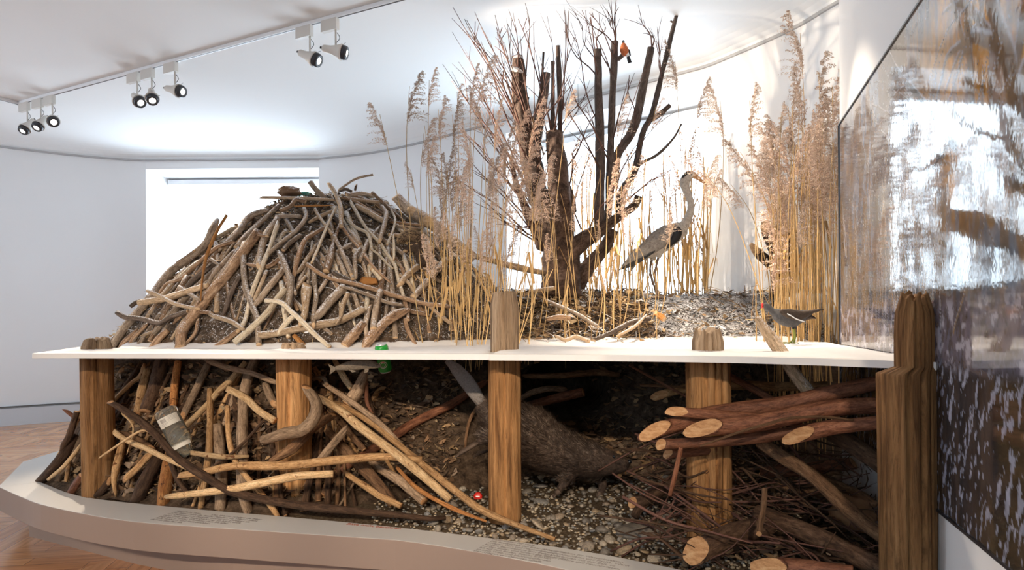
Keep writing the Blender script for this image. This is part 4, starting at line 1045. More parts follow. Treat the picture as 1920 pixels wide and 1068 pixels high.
rlog('1305,1033,2.52 1340,1018,2.55 1385,1000,2.62 1440,985,2.68', 42, 'wdark', 'thick dark log with an orange cut end at the foot of the broad post', ('cut', None), tw=1.1)
rlog('1419,962,2.75 1520,1000,2.58 1600,1040,2.42 1670,1075,2.3', 38, 'wdark', 'long thick dark log running down to the thickest post', (None, None))
rlog('1440,1062,2.36 1500,1066,2.32 1600,1075,2.25', 34, 'wred', 'log with a broad splintered orange end at the lower edge of the picture', ('gnawed', None))
rlog('1186,942,2.98 1216,934,2.98 1245,917,3.02 1290,890,3.1', 20, 'wdark', 'dark forked branch with an orange cut left of the broad post', ('cut', None))
rlog('1222,932,3.0 1200,950,2.98 1189,968,2.96', 16, 'wdark', 'short dark side fork standing on the gravel left of the broad post')
rlog('1277,838,2.68 1270,870,2.70 1262,905,2.72 1256,928,2.75', 9, 'wred', 'thin red twig hanging before the broad post', name='stick')
rlog('1236,741,3.75 1290,727,3.72 1361,722,3.7 1450,724,3.66 1552,722,3.6', 17, 'wtan', 'light bare log with a gnawed left tip behind the broad post', ('gnawed', None))
rlog('1361,702,3.35 1400,722,3.3 1446,747,3.2 1480,765,3.1', 14, 'wred', 'reddish stick slanting from the broad post into the log pile', name='stick')
rlog('1200,722,3.6 1260,724,3.6 1300,727,3.6', 5, 'wbrown', 'short thin bare stick left of the broad post near the board', name='stick')
rlog('1180,684,3.5 1230,712,3.4 1290,745,3.3', 5, 'wred', 'thin red branch slanting from the board to the broad post', name='stick')
rlog('1434,915,2.5 1432,945,2.48 1425,985,2.45 1423,1000,2.44', 11, 'wbrown', 'short upright peg with a pale tip amid the brushwood', (None, 'cut'), name='stick')
rlog('1420,596,3.02 1440,625,2.98 1470,668,2.93 1490,700,2.9 1520,738,2.84', 24, 'tan', 'pinkish snow-dusted pole piercing the snow board beside the moorhen', (None, None), tw=.55, name='pole')
lump('stump', 1600, 962, 2.85, (.09, .07, .07), 'wbrown', 'rotten brown stump piece at the foot of the white wall', 'wood lump', 12)
# brushwood twigs
for k in range(150):
    x0, y0_ = random.uniform(1230, 1640), random.uniform(830, 1050); Y = 2.45 + (1050 - y0_) / 220 * .75 + random.uniform(0, .3)
    L = random.uniform(60, 260); a = random.choice((random.gauss(.42, .25), random.gauss(.42, .3), random.gauss(-.35, .2)))
    ps = []
    for t in (0, .33, .66, 1):
        xx = x0 + L * (t - .5) * math.cos(a); yy2 = y0_ + L * (t - .5) * math.sin(a) + random.gauss(0, 6)
        p = P(xx, yy2, Y - .25 * t * (a > 0)); p.x = min(p.x, WP(p.y).x - .04); p.z = max(p.z, bed(p.x, p.y) + .01); p.z = min(p.z, 1.02)
        p.y = max(p.y, inplinth(p.x, 0) + .05); ps.append(p)
    px, py = px_of(ps[1]); zone = 'behind the thickest post' if px > 1560 else 'right of the broad post' if px > 1370 else 'around the broad post'
    hue = random.choice(('reddish', 'dark')); hgt = 'low' if py > 940 else 'high'
    v = random.choice((.0022, .003, .0045, .0065))
    bm = bmesh.new(); tube(bm, ps, [v, v, v * .5], sides=5, n=9)
    if random.random() < .5:
        q0 = ps[1]; q1 = q0 + (ps[2] - ps[0]) * .25 + Vector((random.uniform(-.05, .05), 0, random.uniform(-.06, .1))); tube(bm, [q0, q1], [v * .7, v * .3], sides=4, n=3)
    tag(obj('twig', bm, 'twigred' if hue == 'reddish' else 'wdark'), 'thin %s brushwood twig %s in the heap %s' % (hue, hgt, zone), 'twig', 'brushwood twigs %s %s %s' % (hue, hgt, zone))

# ------------------------------------------------------------------ pebbles
variants = []
for k in range(10):
    bm = bmesh.new(); bmesh.ops.create_icosphere(bm, subdivisions=3, radius=1); sx = (random.uniform(.75, 1.1), random.uniform(.7, 1), random.uniform(.45, .7))
    for v in bm.verts:
        f = 1 + .22 * nz(v.co.x * .9 + k * 7, v.co.y * .9, v.co.z * .9); v.co = Vector((v.co.x * sx[0], v.co.y * sx[1], v.co.z * sx[2])) * f
    me = bpy.data.meshes.new('pebble'); bm.to_mesh(me); bm.free(); me.materials.append(MATS['pebble']); me.polygons.foreach_set('use_smooth', [True] * len(me.polygons)); variants.append(me)
def peb(p, r, label, group=None, flat=1.0, name='pebble', cat='pebble'):
    o = bpy.data.objects.new(name, random.choice(variants)); C.objects.link(o); o.location = p; o.scale = (r, r * random.uniform(.8, 1), r * flat * random.uniform(.8, 1.1)); o.rotation_euler = (random.gauss(0, .25), random.gauss(0, .25), random.uniform(0, 6)); return tag(o, label, cat, group)
BIG = [(1195, 994, 56, .45, 'largest flat grey stone left of the broad post'), (1102, 1023, 19, .8, 'brown stone near the text block at the rim'), (1170, 1031, 18, .8, 'rounded brown stone on the rim side, right of the white-veined one'), (1138, 1033, 14, .8, 'pale veined stone between two brown ones at the rim'),
       (1015, 940, 17, .7, 'rounded grey-brown stone under the beaver belly'), (1010, 984, 20, .6, 'orange-brown oval stone right of the split post foot'), (1130, 992, 20, .7, 'dull grey stone between the gravel and the largest flat stone'), (988, 922, 10, .8, 'yellowish stone beside the split post'),
       (1015, 910, 17, .5, 'wedge-shaped grey stone behind the beaver paw'), (1047, 968, 12, .7, 'small oval brown stone in the open gravel'), (860, 977, 8, .9, 'blue-grey stone beside the falling sticks'), (898, 996, 9, .8, 'grey stone left of the tip of the longest stick'), (880, 993, 10, .8, 'brown stone at the rim below the falling sticks'),
       (1143, 1010, 15, .7, 'grey stone under the dull grey one'), (1250, 1008, 18, .7, 'rounded tan stone before the broad post'), (1208, 1033, 12, .8, 'oval grey stone close to the rim'), (1226, 1047, 20, .5, 'white-flecked flat stone at the rim left of the broad post'), (1265, 1042, 12, .8, 'brown egg-shaped stone near the broad post')]
def bedpt(px, py):
    y = 2.3
    d = P(px, py, 1.0) - Vector((0, 0, EYE))
    while y < 4.6:
        p = Vector((0, 0, EYE)) + d * y
        if p.z < bed(p.x, p.y) + .012: return p
        y += .01
    return P(px, py, 3)
for x, y, r, fl_, lb in BIG:
    p = bedpt(x, y); peb(p, r / F * p.y, lb, None, fl_, 'stone', 'stone')
nreal = 0
for k in range(2000):
    if nreal >= 282: break
    px, py = random.uniform(760, 1330), random.uniform(885, 1062); p = bedpt(px, py)
    if p.y < inplinth(p.x, 0) + .03 or mound(p.x, p.y) > .36 or bankz(p.x, p.y) > .36: continue
    r = random.uniform(.010, .026) * random.uniform(.6, 1.2)
    zone = 'left of the split post' if px < 910 else 'under the beaver' if px < 1180 else 'by the broad post'; depth = 'near the rim' if py > 985 else 'toward the bank'
    peb(p + Vector((0, 0, r * .1)), r, 'small pebble %s, %s' % (zone, depth), 'pebbles %s, %s' % (zone, depth)); nreal += 1
def mesh_np(name, V, Fq, cols, mat, label, cat, kind='stuff', smooth=False):
    me = bpy.data.meshes.new(name); V = np.asarray(V, np.float32); Fq = np.asarray(Fq, np.int32); k = Fq.shape[1]
    c = V.mean(0); me.vertices.add(len(V)); me.vertices.foreach_set('co', (V - c).ravel()); me.loops.add(Fq.size); me.loops.foreach_set('vertex_index', Fq.ravel())
    me.polygons.add(len(Fq)); me.polygons.foreach_set('loop_start', np.arange(0, Fq.size, k)); me.update(calc_edges=True)
    if cols is not None:
        ca = me.color_attributes.new('Col', 'FLOAT_COLOR', 'POINT'); cc = np.concatenate([np.asarray(cols, np.float32), np.ones((len(V), 1), np.float32)], 1); ca.data.foreach_set('color', cc.ravel())
    o = link(name, me, mat, smooth=smooth); o.location = c; return tag(o, label, cat, kind=kind)
bm = bmesh.new(); bmesh.ops.create_icosphere(bm, subdivisions=1, radius=1); bm.verts.ensure_lookup_table()
sv = np.array([v.co[:] for v in bm.verts]); sf = np.array([[v.index for v in f.verts] for f in bm.faces]); bm.free()
V, Fq, Cc = [], [], []; cnt = 0
pal = [(.22, .19, .15), (.32, .26, .18), (.22, .22, .21), (.40, .30, .19), (.46, .40, .31), (.14, .12, .10)]
for k in range(9000):
    if cnt > 4200: break
    px, py = random.uniform(700, 1500), random.uniform(868, 1066); p = bedpt(px, py)
    if p.y < inplinth(p.x, 0) + .012 or mound(p.x, p.y) > .40 or bankz(p.x, p.y) > .5: continue
    r = random.uniform(.004, .011); s_ = np.array([r * random.uniform(.8, 1.2), r * random.uniform(.7, 1.1), r * .6])
    V.append(sv * s_ + np.array(p[:]) - [0, 0, .004]); Fq.append(sf + cnt * len(sv)); Cc.append(np.tile(np.array(random.choice(pal)) * random.uniform(.7, 1.3), (len(sv), 1))); cnt += 1
mesh_np('fine_gravel', np.concatenate(V), np.concatenate(Fq), np.concatenate(Cc), 'gravelstuff', 'fine mixed gravel between the larger pebbles on the pond floor', 'gravel', smooth=True)

# ------------------------------------------------------------------ leaf litter, straw and roots
def litter(name, samples, palette, mat, label, cat='leaf litter', size=(.012, .035), straw=.4, slen=(.03, .11), sw=(.0012, .003)):
    V, Fq, Cc = [], [], []; n = 0
    for p in samples:
        c = np.array(random.choice(palette)) * random.uniform(.65, 1.25)
        a = random.uniform(0, 2 * PI); tilt = random.gauss(0, .5); d = Vector((math.cos(a), math.sin(a), tilt * .8)).normalized()
        s = d.cross(Vector((random.gauss(0, .6), random.gauss(0, .6), 1))).normalized(); u = s.cross(d)
        if random.random() < straw: L, W = random.uniform(*slen), random.uniform(*sw)
        else: L = random.uniform(*size); W = L * random.uniform(.18, .34)
        b_ = random.uniform(-.4, .4) * L
        q = [p - d * L / 2 + s * W * .4, p - d * L / 2 - s * W * .4, p - s * W + u * b_ * .5, p + s * W + u * b_ * .5, p + d * L / 2 - s * W * .3 + u * b_ * .1, p + d * L / 2 + s * W * .3]
        V += [v[:] for v in q]; Fq += [(n, n + 1, n + 2, n + 3), (n + 3, n + 2, n + 4, n + 5)]; Cc += [c] * 6; n += 6
    return mesh_np(name, V, Fq, Cc, mat, label, cat)
def bankpt(x, t):
    y = pw(t, [(a, b2) for a, b2, _ in BP]); z = pw(t, [(a, c) for a, _, c in BP]); y += .05 * nz(x * 2.2, 3.3) + .12 * max(0, x - 1.0); y += cave(x, z)
    if t > .1: y += .05 * nz(x * 5, z * 5, 2) + .03 * nz(x * 18, z * 18, 5)
    return Vector((x, y, z))
SN = [(.80, .80, .82), (.36, .23, .12), (.24, .15, .08), (.14, .09, .06), (.50, .34, .18), (.08, .055, .04), (.56, .40, .22)]
DK = [(.26, .15, .08), (.18, .105, .06), (.11, .07, .045), (.38, .24, .12), (.07, .045, .03), (.46, .32, .18), (.28, .20, .14)]
sm_ = []
while len(sm_) < 5200:
    r, a = random.uniform(.1, 1.5), random.uniform(PI, 2 * PI) if random.random() < .8 else random.uniform(0, 2 * PI); x, y = MC.x + math.cos(a) * r, MC.y + math.sin(a) * r; z = mound(x, y)
    if z > 1.07: sm_.append(Vector((x, y, z + random.uniform(0, .03))))
litter('snowy_litter', sm_, SN, 'littersnow', 'snowy straw and leaf litter between the sticks of the lodge')
sm_ = []
while len(sm_) < 4600:
    x, t = random.uniform(-.6, 2.0), random.uniform(.44, .92)
    if x > .95 and random.random() < .85: continue
    p = bankpt(x, t); p.z += random.uniform(.0, .04); p.y -= random.uniform(0, .04); sm_.append(p)
litter('bank_litter', sm_, SN[1:] + SN[:1], 'littersnow', 'straw and dead leaves with snow on the bank below the willow', size=(.03, .08), straw=.6, slen=(.06, .20), sw=(.0015, .0045))
sm_ = []
while len(sm_) < 5500:
    px, py = random.uniform(90, 860), random.uniform(685, 975); h = hit(px, py)
    if h and .33 < h.z < 1.02 and h.x > -2.55 and h.y > inplinth(h.x, 0) + .02: sm_.append(h + Vector((0, -random.uniform(0, .03), random.uniform(0, .02))))
litter('leaf_litter', sm_, DK, 'litterdark', 'dark rotting leaves and straw packed between the submerged lodge sticks', size=(.02, .06), straw=.3)
sm_ = []
while len(sm_) < 4200:
    x, t = random.uniform(-.65, 1.7), random.uniform(-.02, .44); z = pw(t, [(a, c) for a, _, c in BP])
    if cave(x, z) > .1 and random.random() < .9: continue
    if nz(x * 3, z * 5, 7) < -.15 and random.random() < .8: continue
    p = bankpt(x, t); p.y -= random.uniform(0, .03); sm_.append(p)
litter('bank_leaves', sm_, DK, 'litterdark', 'dead leaves and roots clinging to the dark bank under the board', size=(.03, .08), straw=.45)
sm_ = []
while len(sm_) < 900:
    px, py = random.uniform(1330, 1640), random.uniform(860, 1060); p = bedpt(px, py)
    if p.x < WP(p.y).x - .05: sm_.append(p + Vector((0, 0, random.uniform(.0, .05))))
litter('brushwood_leaves', sm_, DK, 'litterdark', 'curled brown leaves caught under the brushwood heap', size=(.03, .07), straw=.2)

# ------------------------------------------------------------------ pollard willow
TY = 5.15
tree = empty('pollard_willow', P(1052, 545, TY), 'dark pollarded willow with cut limbs and many thin shoots before the bright window', 'tree')
def limb(name, pts, ws, mat='willow', rough=.2, sides=14, label=None, capmat='cut', n=None, caps=('round', 'flat')):
    v = [P(a, b2, TY + dz) for a, b2, dz in pts]; bm = bmesh.new()
    tube(bm, v, [w_ / 2 / F * TY for w_ in ws], sides=sides, rough=rough, seed=random.random() * 40, caps=caps, capmat=1, n=n or max(16, len(v) * 6), fl=6)
    o = part(name, bm, [mat, capmat], tree)
    if label: o['label'] = label
    return v
def V3(s): return [tuple(map(float, q_.split(','))) for q_ in s.split()]
limb('trunk', V3('1052,560,0 1052,530,0 1050,490,0 1046,450,0 1040,415,0 1030,380,0'), (84, 74, 66, 62, 60, 52), rough=.35, sides=22)
LIMBS = [
 ('1045,440,0 1012,372,.02 1000,320,.02 984,260,.02 976,205,.02 973,160,.02 971,106,.02', (46, 44, 40, 34, 34, 27, 20), 'willow'),
 ('1052,450,-.03 1052,400,-.04 1046,340,-.04 1041,290,-.03 1040,248,-.02', (48, 46, 42, 36, 32), 'willow'),
 ('1012,370,.06 1004,300,.08 1008,240,.08 1018,185,.08 1025,138,.08', (30, 24, 22, 20, 17), 'willowpole'),
 ('1046,300,.04 1050,240,.04 1049,170,.04 1046,86,.04', (10, 9, 9, 8), 'willowpole'),
 ('1034,300,.06 1036,220,.06 1037,160,.06 1036,115,.06', (8, 8, 7, 7), 'willowpole'),
 ('1010,200,.05 1016,150,.05 1019,98,.05', (6, 5, 4), 'willowpole'),
 ('1060,480,0 1095,450,-.02 1130,428,-.02 1165,402,-.02 1190,385,-.02 1197,368,-.02', (40, 34, 26, 20, 16, 15), 'willow'),
 ('1080,545,.12 1100,505,.12 1130,468,.12 1150,430,.10', (30, 28, 24, 20), 'willow'),
 ('1122,440,0 1124,380,0 1126,310,0 1123,200,0 1120,93,0', (20, 18, 18, 16, 14), 'willowpole'),
 ('1140,425,.03 1143,350,.03 1146,240,.03 1150,150,.03 1153,78,.03', (16, 15, 13, 13, 13), 'willowpole'),
 ('1148,350,.05 1158,290,.05 1188,240,.05 1205,165,.05 1221,90,.05', (20, 18, 17, 15, 14), 'willowpole'),
 ('1158,400,.06 1166,360,.06 1190,320,.06 1205,250,.06 1222,215,.06 1243,130,.06 1268,30,.06', (16, 14, 12, 11, 10, 9, 7), 'willowpole'),
 ('1168,352,.06 1195,312,.08 1232,290,.08 1262,260,.08 1278,232,.08', (8, 8, 6, 5, 4), 'willowpole'),
 ('1212,228,.05 1235,215,.05 1256,197,.05', (10, 9, 8), 'willow'),
 ('1158,112,.03 1163,108,.03 1169,102,.03', (8, 8, 8), 'willowpole'),
 ('1020,470,.03 990,400,.03 968,345,.04 960,300,.05', (22, 18, 12, 7), 'willow'),
 ('1075,400,.1 1072,370,.1 1060,340,.1', (14, 12, 12), 'willow'),
 ('1262,42,.06 1257,39,.06', (4, 3), 'willowpole'),
 ('984,200,.02 990,182,.02', (9, 5), 'willow'), ('962,190,.02 948,150,.02', (4, 2), 'willowpole')]
for s_, ws, mt_ in LIMBS: limb('branch', V3(s_), ws, mt_)
bm = bmesh.new(); ball(bm, P(968, 131, TY - .03), (.055, .04, .014), 12, Matrix.Rotation(.35, 3, 'Y')); ball(bm, P(972, 108, TY), (.04, .04, .012), 12)
part('snow_cap', bm, 'snow', tree)
SH = V3('''985,260,845,6 985,250,868,30 990,300,875,38 1000,340,848,60 985,210,890,22 980,230,925,30 990,280,932,60 1000,260,928,28 990,220,962,24 985,160,985,6
1000,300,960,36 1010,330,1000,12 985,200,875,60 995,360,847,152 1000,380,860,116 1005,400,830,120 1010,350,905,95 1015,300,940,70 1020,290,952,45 1030,320,1066,22
1040,300,1000,80 1040,260,960,10 1046,280,1026,30 1050,250,1066,20 1120,140,1082,2 1125,160,1092,6 1125,120,1068,22 1150,110,1096,16 1150,100,1140,22 1152,100,1160,14
1152,90,1146,30 1153,85,1098,40 1122,100,1130,40 1150,140,1104,60 1124,200,1064,66 1124,240,1070,40 1150,200,1100,20 1140,300,1060,140 1130,330,1050,180 1150,260,1180,140
1240,140,1236,96 1222,88,1198,32 1222,90,1222,70 1240,150,1232,50 1150,320,1210,120 1190,250,1180,150 1000,420,900,330 995,430,880,300 990,440,850,330 1000,450,890,380
985,380,900,200 975,350,905,180 980,330,880,160 1000,330,925,110 1010,300,950,110 985,300,915,120 1040,340,1010,160 1060,380,1090,250 1070,400,1110,260 1090,430,1080,330
1125,320,1085,260 1150,300,1088,200 1160,330,1230,230 1180,300,1255,200 1010,420,960,440 1020,450,930,420 1005,410,870,250 990,390,860,240 1000,330,1090,120 1020,340,1106,150
1060,360,1030,230 1050,330,1120,210 1000,250,1060,160 990,240,1040,130 1045,250,1100,180 1100,440,1170,330 1170,380,1240,330 1010,450,920,395''')
for q_ in SH:
    x0, y0_, x1, y1_ = q_; z0, z1 = random.uniform(-.05, .05), random.uniform(-.45, .3)
    a, b2 = P(x0, y0_, TY + z0), P(x1, y1_, TY + z1); m1 = a.lerp(b2, .35) + Vector((random.gauss(0, .02), random.gauss(0, .02), random.uniform(.0, .05))); m2 = a.lerp(b2, .7) + Vector((random.gauss(0, .02), 0, random.uniform(.0, .04)))
    bm = bmesh.new(); r = random.uniform(.0045, .0075); tube(bm, [a, m1, m2, b2], [r, r * .85, r * .6, r * .3], sides=5, n=10)
    sp = spline([a, m1, m2, b2], 10)
    for i in (4, 6, 7, 8):
        if random.random() < .65:
            e = sp[i] + (sp[i + 1] - sp[i]).normalized() * random.uniform(.08, .22) + Vector((random.gauss(0, .06), random.gauss(0, .04), random.uniform(-.01, .07)))
            tube(bm, [sp[i], sp[i].lerp(e, .5) + Vector((0, 0, .006)), e], [r * .5, r * .4, r * .2], sides=4, n=4)
    part('shoot', bm, 'twigred', tree)
# gnawed stump among the right-hand reeds
st_ = biglog('gnawed_stump', [P(1462, 556, 5.25), P(1462, 520, 5.25), P(1458, 470, 5.25), P(1452, 425, 5.25)], [.075, .065, .06, .055], 'willow', 'broken willow stump with bright gnawed stubs among the right reeds', cat='stump', n=16, rough=.25)
for (x0, y0_), (x1, y1_), r in (((1478, 520), (1478, 432), .055), ((1460, 512), (1420, 470), .036), ((1452, 470), (1438, 432), .04)):
    bm = bmesh.new(); a, b2 = P(x0, y0_, 5.2), P(x1, y1_, 5.15); tube(bm, [a, b2], [r * 1.1, r], sides=12, n=6, rough=.2); part('stub', bm, 'willow', st_)
    d = (b2 - a).normalized(); bm = bmesh.new(); tube(bm, [b2 - d * .01, b2 + d * .03, b2 + d * .075], [r * 1.0, r * .85, r * .45], sides=12, n=6, rough=.25); q_ = part('gnawed_end', bm, 'cut', st_); q_['label'] = 'pale gnawed end'

# ------------------------------------------------------------------ reeds
def plume_mesh(k):
    rg = np.random.RandomState(k); V = []; Fq = []; c = 0
    for b_ in range(44):
        t = .04 + .96 * (b_ / 43); base = np.array([t * t * .16, 0, t]); az = rg.rand() * 2 * PI
        Lb = (.34 * (1 - t) ** .7 + .07) * rg.uniform(.7, 1.15); out = np.array([math.cos(az) * .42 + .30, math.sin(az) * .42, .80]); out /= np.linalg.norm(out)
        ns = int(14 + 50 * Lb)
        for i in range(ns):
            u = (i + rg.rand()) / ns; p = base + out * Lb * u + np.array([.18, 0, -.55]) * Lb * u * u + rg.normal(0, .010, 3)
            d = out * (1 - u) + np.array([.35, 0, -.35]) * u + rg.normal(0, .40, 3); d /= np.linalg.norm(d); s = np.cross(d, rg.normal(size=3)); s /= np.linalg.norm(s) + 1e-6
            L = rg.uniform(.025, .055); w_ = L * .14
            V += [p - d * L / 2, p + s * w_, p + d * L / 2, p - s * w_]; Fq.append((c, c + 1, c + 2, c + 3)); c += 4
    me = bpy.data.meshes.new('plume'); V = np.array(V, np.float32); Fq = np.array(Fq, np.int32)
    me.vertices.add(len(V)); me.vertices.foreach_set('co', V.ravel()); me.loops.add(Fq.size); me.loops.foreach_set('vertex_index', Fq.ravel()); me.polygons.add(len(Fq)); me.polygons.foreach_set('loop_start', np.arange(0, Fq.size, 4)); me.update(calc_edges=True); me.materials.append(MATS['plume']); return me
PLUMES = [plume_mesh(k) for k in range(7)]
def leafmesh(k):
    rg = random.Random(k); bm = bmesh.new(); uvl = bm.loops.layers.uv.verify(); rows = []
    for i in range(7):
        t = i / 6; x = t * .30 * (1 - .3 * t); z = .55 * t - .42 * t * t * rg.uniform(.6, 1.3); w_ = .010 * (1 - t) ** .6 + .001
        rows.append([bm.verts.new((x, -w_, z)), bm.verts.new((x + .001, w_, z + .003))])
    for i in range(6): bm.faces.new((rows[i][0], rows[i][1], rows[i + 1][1], rows[i + 1][0]))
    me = bpy.data.meshes.new('leaf'); bm.to_mesh(me); bm.free(); me.materials.append(MATS['reedleaf']); return me
LEAVES = [leafmesh(k) for k in range(5)]
NR = [0]
def reed(bx, base, tx, ty, Y, plume, side=1, label='', group='', r=.0034, z0=None, bend=0.0, Y2=None, leaf=.5):
    Y2 = Y if Y2 is None else Y2
    b_ = P(bx, 600, Y); b_.z = z0 if z0 is not None else base
    t_ = P(tx, ty, Y2); m_ = b_.lerp(t_, .55) + Vector((bend, 0, .0))
    root = empty('reed', b_, label, 'reed', group); NR[0] += 1
    top = t_
    axis = None
    bm = bmesh.new(); pts = [b_, b_.lerp(m_, .5) + Vector((bend * .3, 0, 0)), m_, m_.lerp(t_, .55) + Vector((bend * .35, 0, .01)), t_]
    tube(bm, pts, [r, r * .95, r * .8, r * .6, r * .35], sides=5, n=14)
    part('stem', bm, 'reedstem', root)
    if plume:
        d = (pts[-1] - pts[-2]).normalized(); L = plume * 1.18
        o = bpy.data.objects.new('plume', PLUMES[NR[0] % 7]); C.objects.link(o); o.parent = root
        xaxis = Vector((side, random.gauss(0, .5), 0)).normalized(); za = (d + Vector((0, 0, .15))).normalized(); ya = za.cross(xaxis).normalized(); xa = ya.cross(za)
        Mx = Matrix((xa, ya, za)).transposed().to_4x4(); o.matrix_basis = Matrix.Translation(t_ - b_ - za * L * .72) @ Mx @ Matrix.Diagonal((L * random.uniform(.85, 1.3), L * random.uniform(.8, 1.2), L, 1))
    if random.random() < leaf:
        o = bpy.data.objects.new('leaf', random.choice(LEAVES)); C.objects.link(o); o.parent = root; s_ = random.uniform(.5, 1.0)
        f = random.uniform(.15, .6); p = b_.lerp(m_, f * 1.4) if f < .6 else m_
        o.matrix_basis = Matrix.Translation(p - b_ + Vector((bend * .35, 0, 0))) @ Matrix.Rotation(random.uniform(0, 2 * PI), 4, 'Z') @ Matrix.Diagonal((s_ * .8, s_, s_ * 1.1, 1))
    return root
GL = 'reeds in front of the lodge and willow'; NAMED = '''768,162,806,.30,1,4.3|tall reed with a bushy plume at the far left of the left clump
712,214,812,.26,-1,4.3|reed whose plume droops out farthest over the lodge
805,150,822,.22,1,4.35|slim upright reed plume second from the clump's left edge
795,250,830,.28,1,4.3|reed with a plume hanging beside the bushy left one
822,205,836,.26,1,4.3|reed with a tall plume above the gnawed log
857,172,846,.18,1,4.35|narrow reed plume under the leaning willow shoots
838,300,840,.30,1,4.2|reed with a plume at mid height right of the gnawed log
770,318,835,.16,-1,4.25|low reed with a thin curled tip over the gnawed log
848,215,872,.24,1,4.3|reed with a leaning brown plume left of the willow limbs
882,150,880,.30,1,4.4|bushy plume among the outer willow shoots
905,128,890,.30,1,4.4|tallest bright plume of the left clump
898,190,900,.26,-1,4.35|reed plume just below the tallest bright one
930,215,906,.30,1,4.4|reed plume touching the snow-capped willow limb from the left
945,260,915,.34,1,4.3|wide shaggy plume left of the willow trunk head
965,240,925,.36,1,4.4|shaggy brown plume across the snow-capped limb
1000,220,950,.36,1,4.5|shaggy plume before the broken stub of the willow
985,300,935,.36,1,4.3|low hanging plume before the willow trunk
1010,330,960,.38,1,4.3|large plume lying across the willow trunk
960,330,918,.34,1,4.2|fluffy plume left of the willow trunk at mid height
925,300,895,.32,1,4.2|fluffy plume over the reed stems, left of the trunk
880,260,870,.30,-1,4.25|plume leaning left in the dense part of the left clump
860,320,862,.26,1,4.2|pale small plume low in the left clump
1064,188,1010,.22,1,4.7|single plume standing against the ceiling right of the stub
1160,205,1150,.26,1,4.6|plume crossing the twin willow poles
1140,330,1130,.36,1,4.5|pale plume hanging on the right willow limb
1165,345,1160,.34,1,4.5|pale plume just left of the snowy limb tip
1230,200,1190,.22,1,4.8|thin plume above the snowy limb tip
1265,105,1292,.34,-1,5.2|tall bushy plume beside the longest willow pole
1312,172,1275,.30,1,5.2|bent plume drooping left over the window corner
1350,190,1330,.36,-1,5.3|long plume right of the window edge'''
for l in NAMED.split('\n'):
    a, lb = l.split('|'); x, y, bx, pl_, sd, Y = map(float, a.split(','))
    base = .90 if bx < 1000 else None
    z0 = base if base else surf(P(bx, 600, Y).x, Y) - .01
    reed(bx, base, x, y, Y, pl_ * .95, sd, lb, None, z0=z0, r=.0038, bend=random.uniform(-.03, .06) * -sd, leaf=.6)
RNG = {'reeds right of the lodge': (798, 905), 'reeds around the split post': (900, 1000), 'reeds between willow and heron': (1000, 1245), 'backlit reeds behind the heron': (1075, 1335), 'reeds behind the moorhen': (1448, 1574)}
def many(n, fx, fy, fY, fb, pl, label, group, r, sides, z0=None, leaf=.4, clampx=None):
    for k in range(n):
        bx = fx(); Y = fY(); tx = bx + fb(); x = P(bx, 600, Y).x
        zb = z0(x, Y) if z0 else surf(x, Y) - .01
        ty = fy(); pv = pl() if pl else 0; lo, hi = RNG[group]; q3 = ('left part', 'middle', 'right part')[min(2, int(3 * (bx - lo) / (hi - lo)))]
        tl = 'tall' if ty < 300 else 'medium-height' if ty < 400 else 'short'; wd = 'plumed' if pv else 'bare-tipped'
        reed(bx, zb, tx, ty, Y, pv, random.choice(sides), label % (tl, wd, q3), '%s, %s %s, %s' % (group, tl, wd, q3), r=r(), z0=zb, bend=random.gauss(0, .03), leaf=leaf)
U = random.uniform
many(34, lambda: U(798, 905), lambda: U(230, 470), lambda: U(4.0, 4.35), lambda: random.gauss(8, 30), lambda: U(.14, .26) if random.random() < .55 else 0, '%s %s reed of the clump right of the lodge, in its %s', 'reeds right of the lodge', lambda: U(.0026, .0042), (1, 1, -1), z0=lambda x, y: .92)
many(22, lambda: U(900, 1000), lambda: U(300, 520), lambda: U(4.1, 4.5), lambda: random.gauss(10, 30), lambda: U(.14, .26) if random.random() < .5 else 0, '%s %s reed rising around the split post top, in the %s', 'reeds around the split post', lambda: U(.0026, .004), (1, 1, -1), z0=lambda x, y: .95)
many(34, lambda: U(1000, 1245), lambda: U(300, 540), lambda: U(4.4, 5.0), lambda: random.gauss(0, 22), lambda: U(.12, .22) if random.random() < .35 else 0, '%s %s thin reed between willow and heron, in the %s', 'reeds between willow and heron', lambda: U(.002, .0034), (1, -1))
many(66, lambda: U(1075, 1335), lambda: random.triangular(225, 470, 330), lambda: U(5.45, 5.75), lambda: random.gauss(0, 10), lambda: U(.16, .28) if random.random() < .75 else 0, '%s %s backlit reed against the blind behind the heron, in the %s', 'backlit reeds behind the heron', lambda: U(.005, .0085), (1, -1), leaf=1.0)
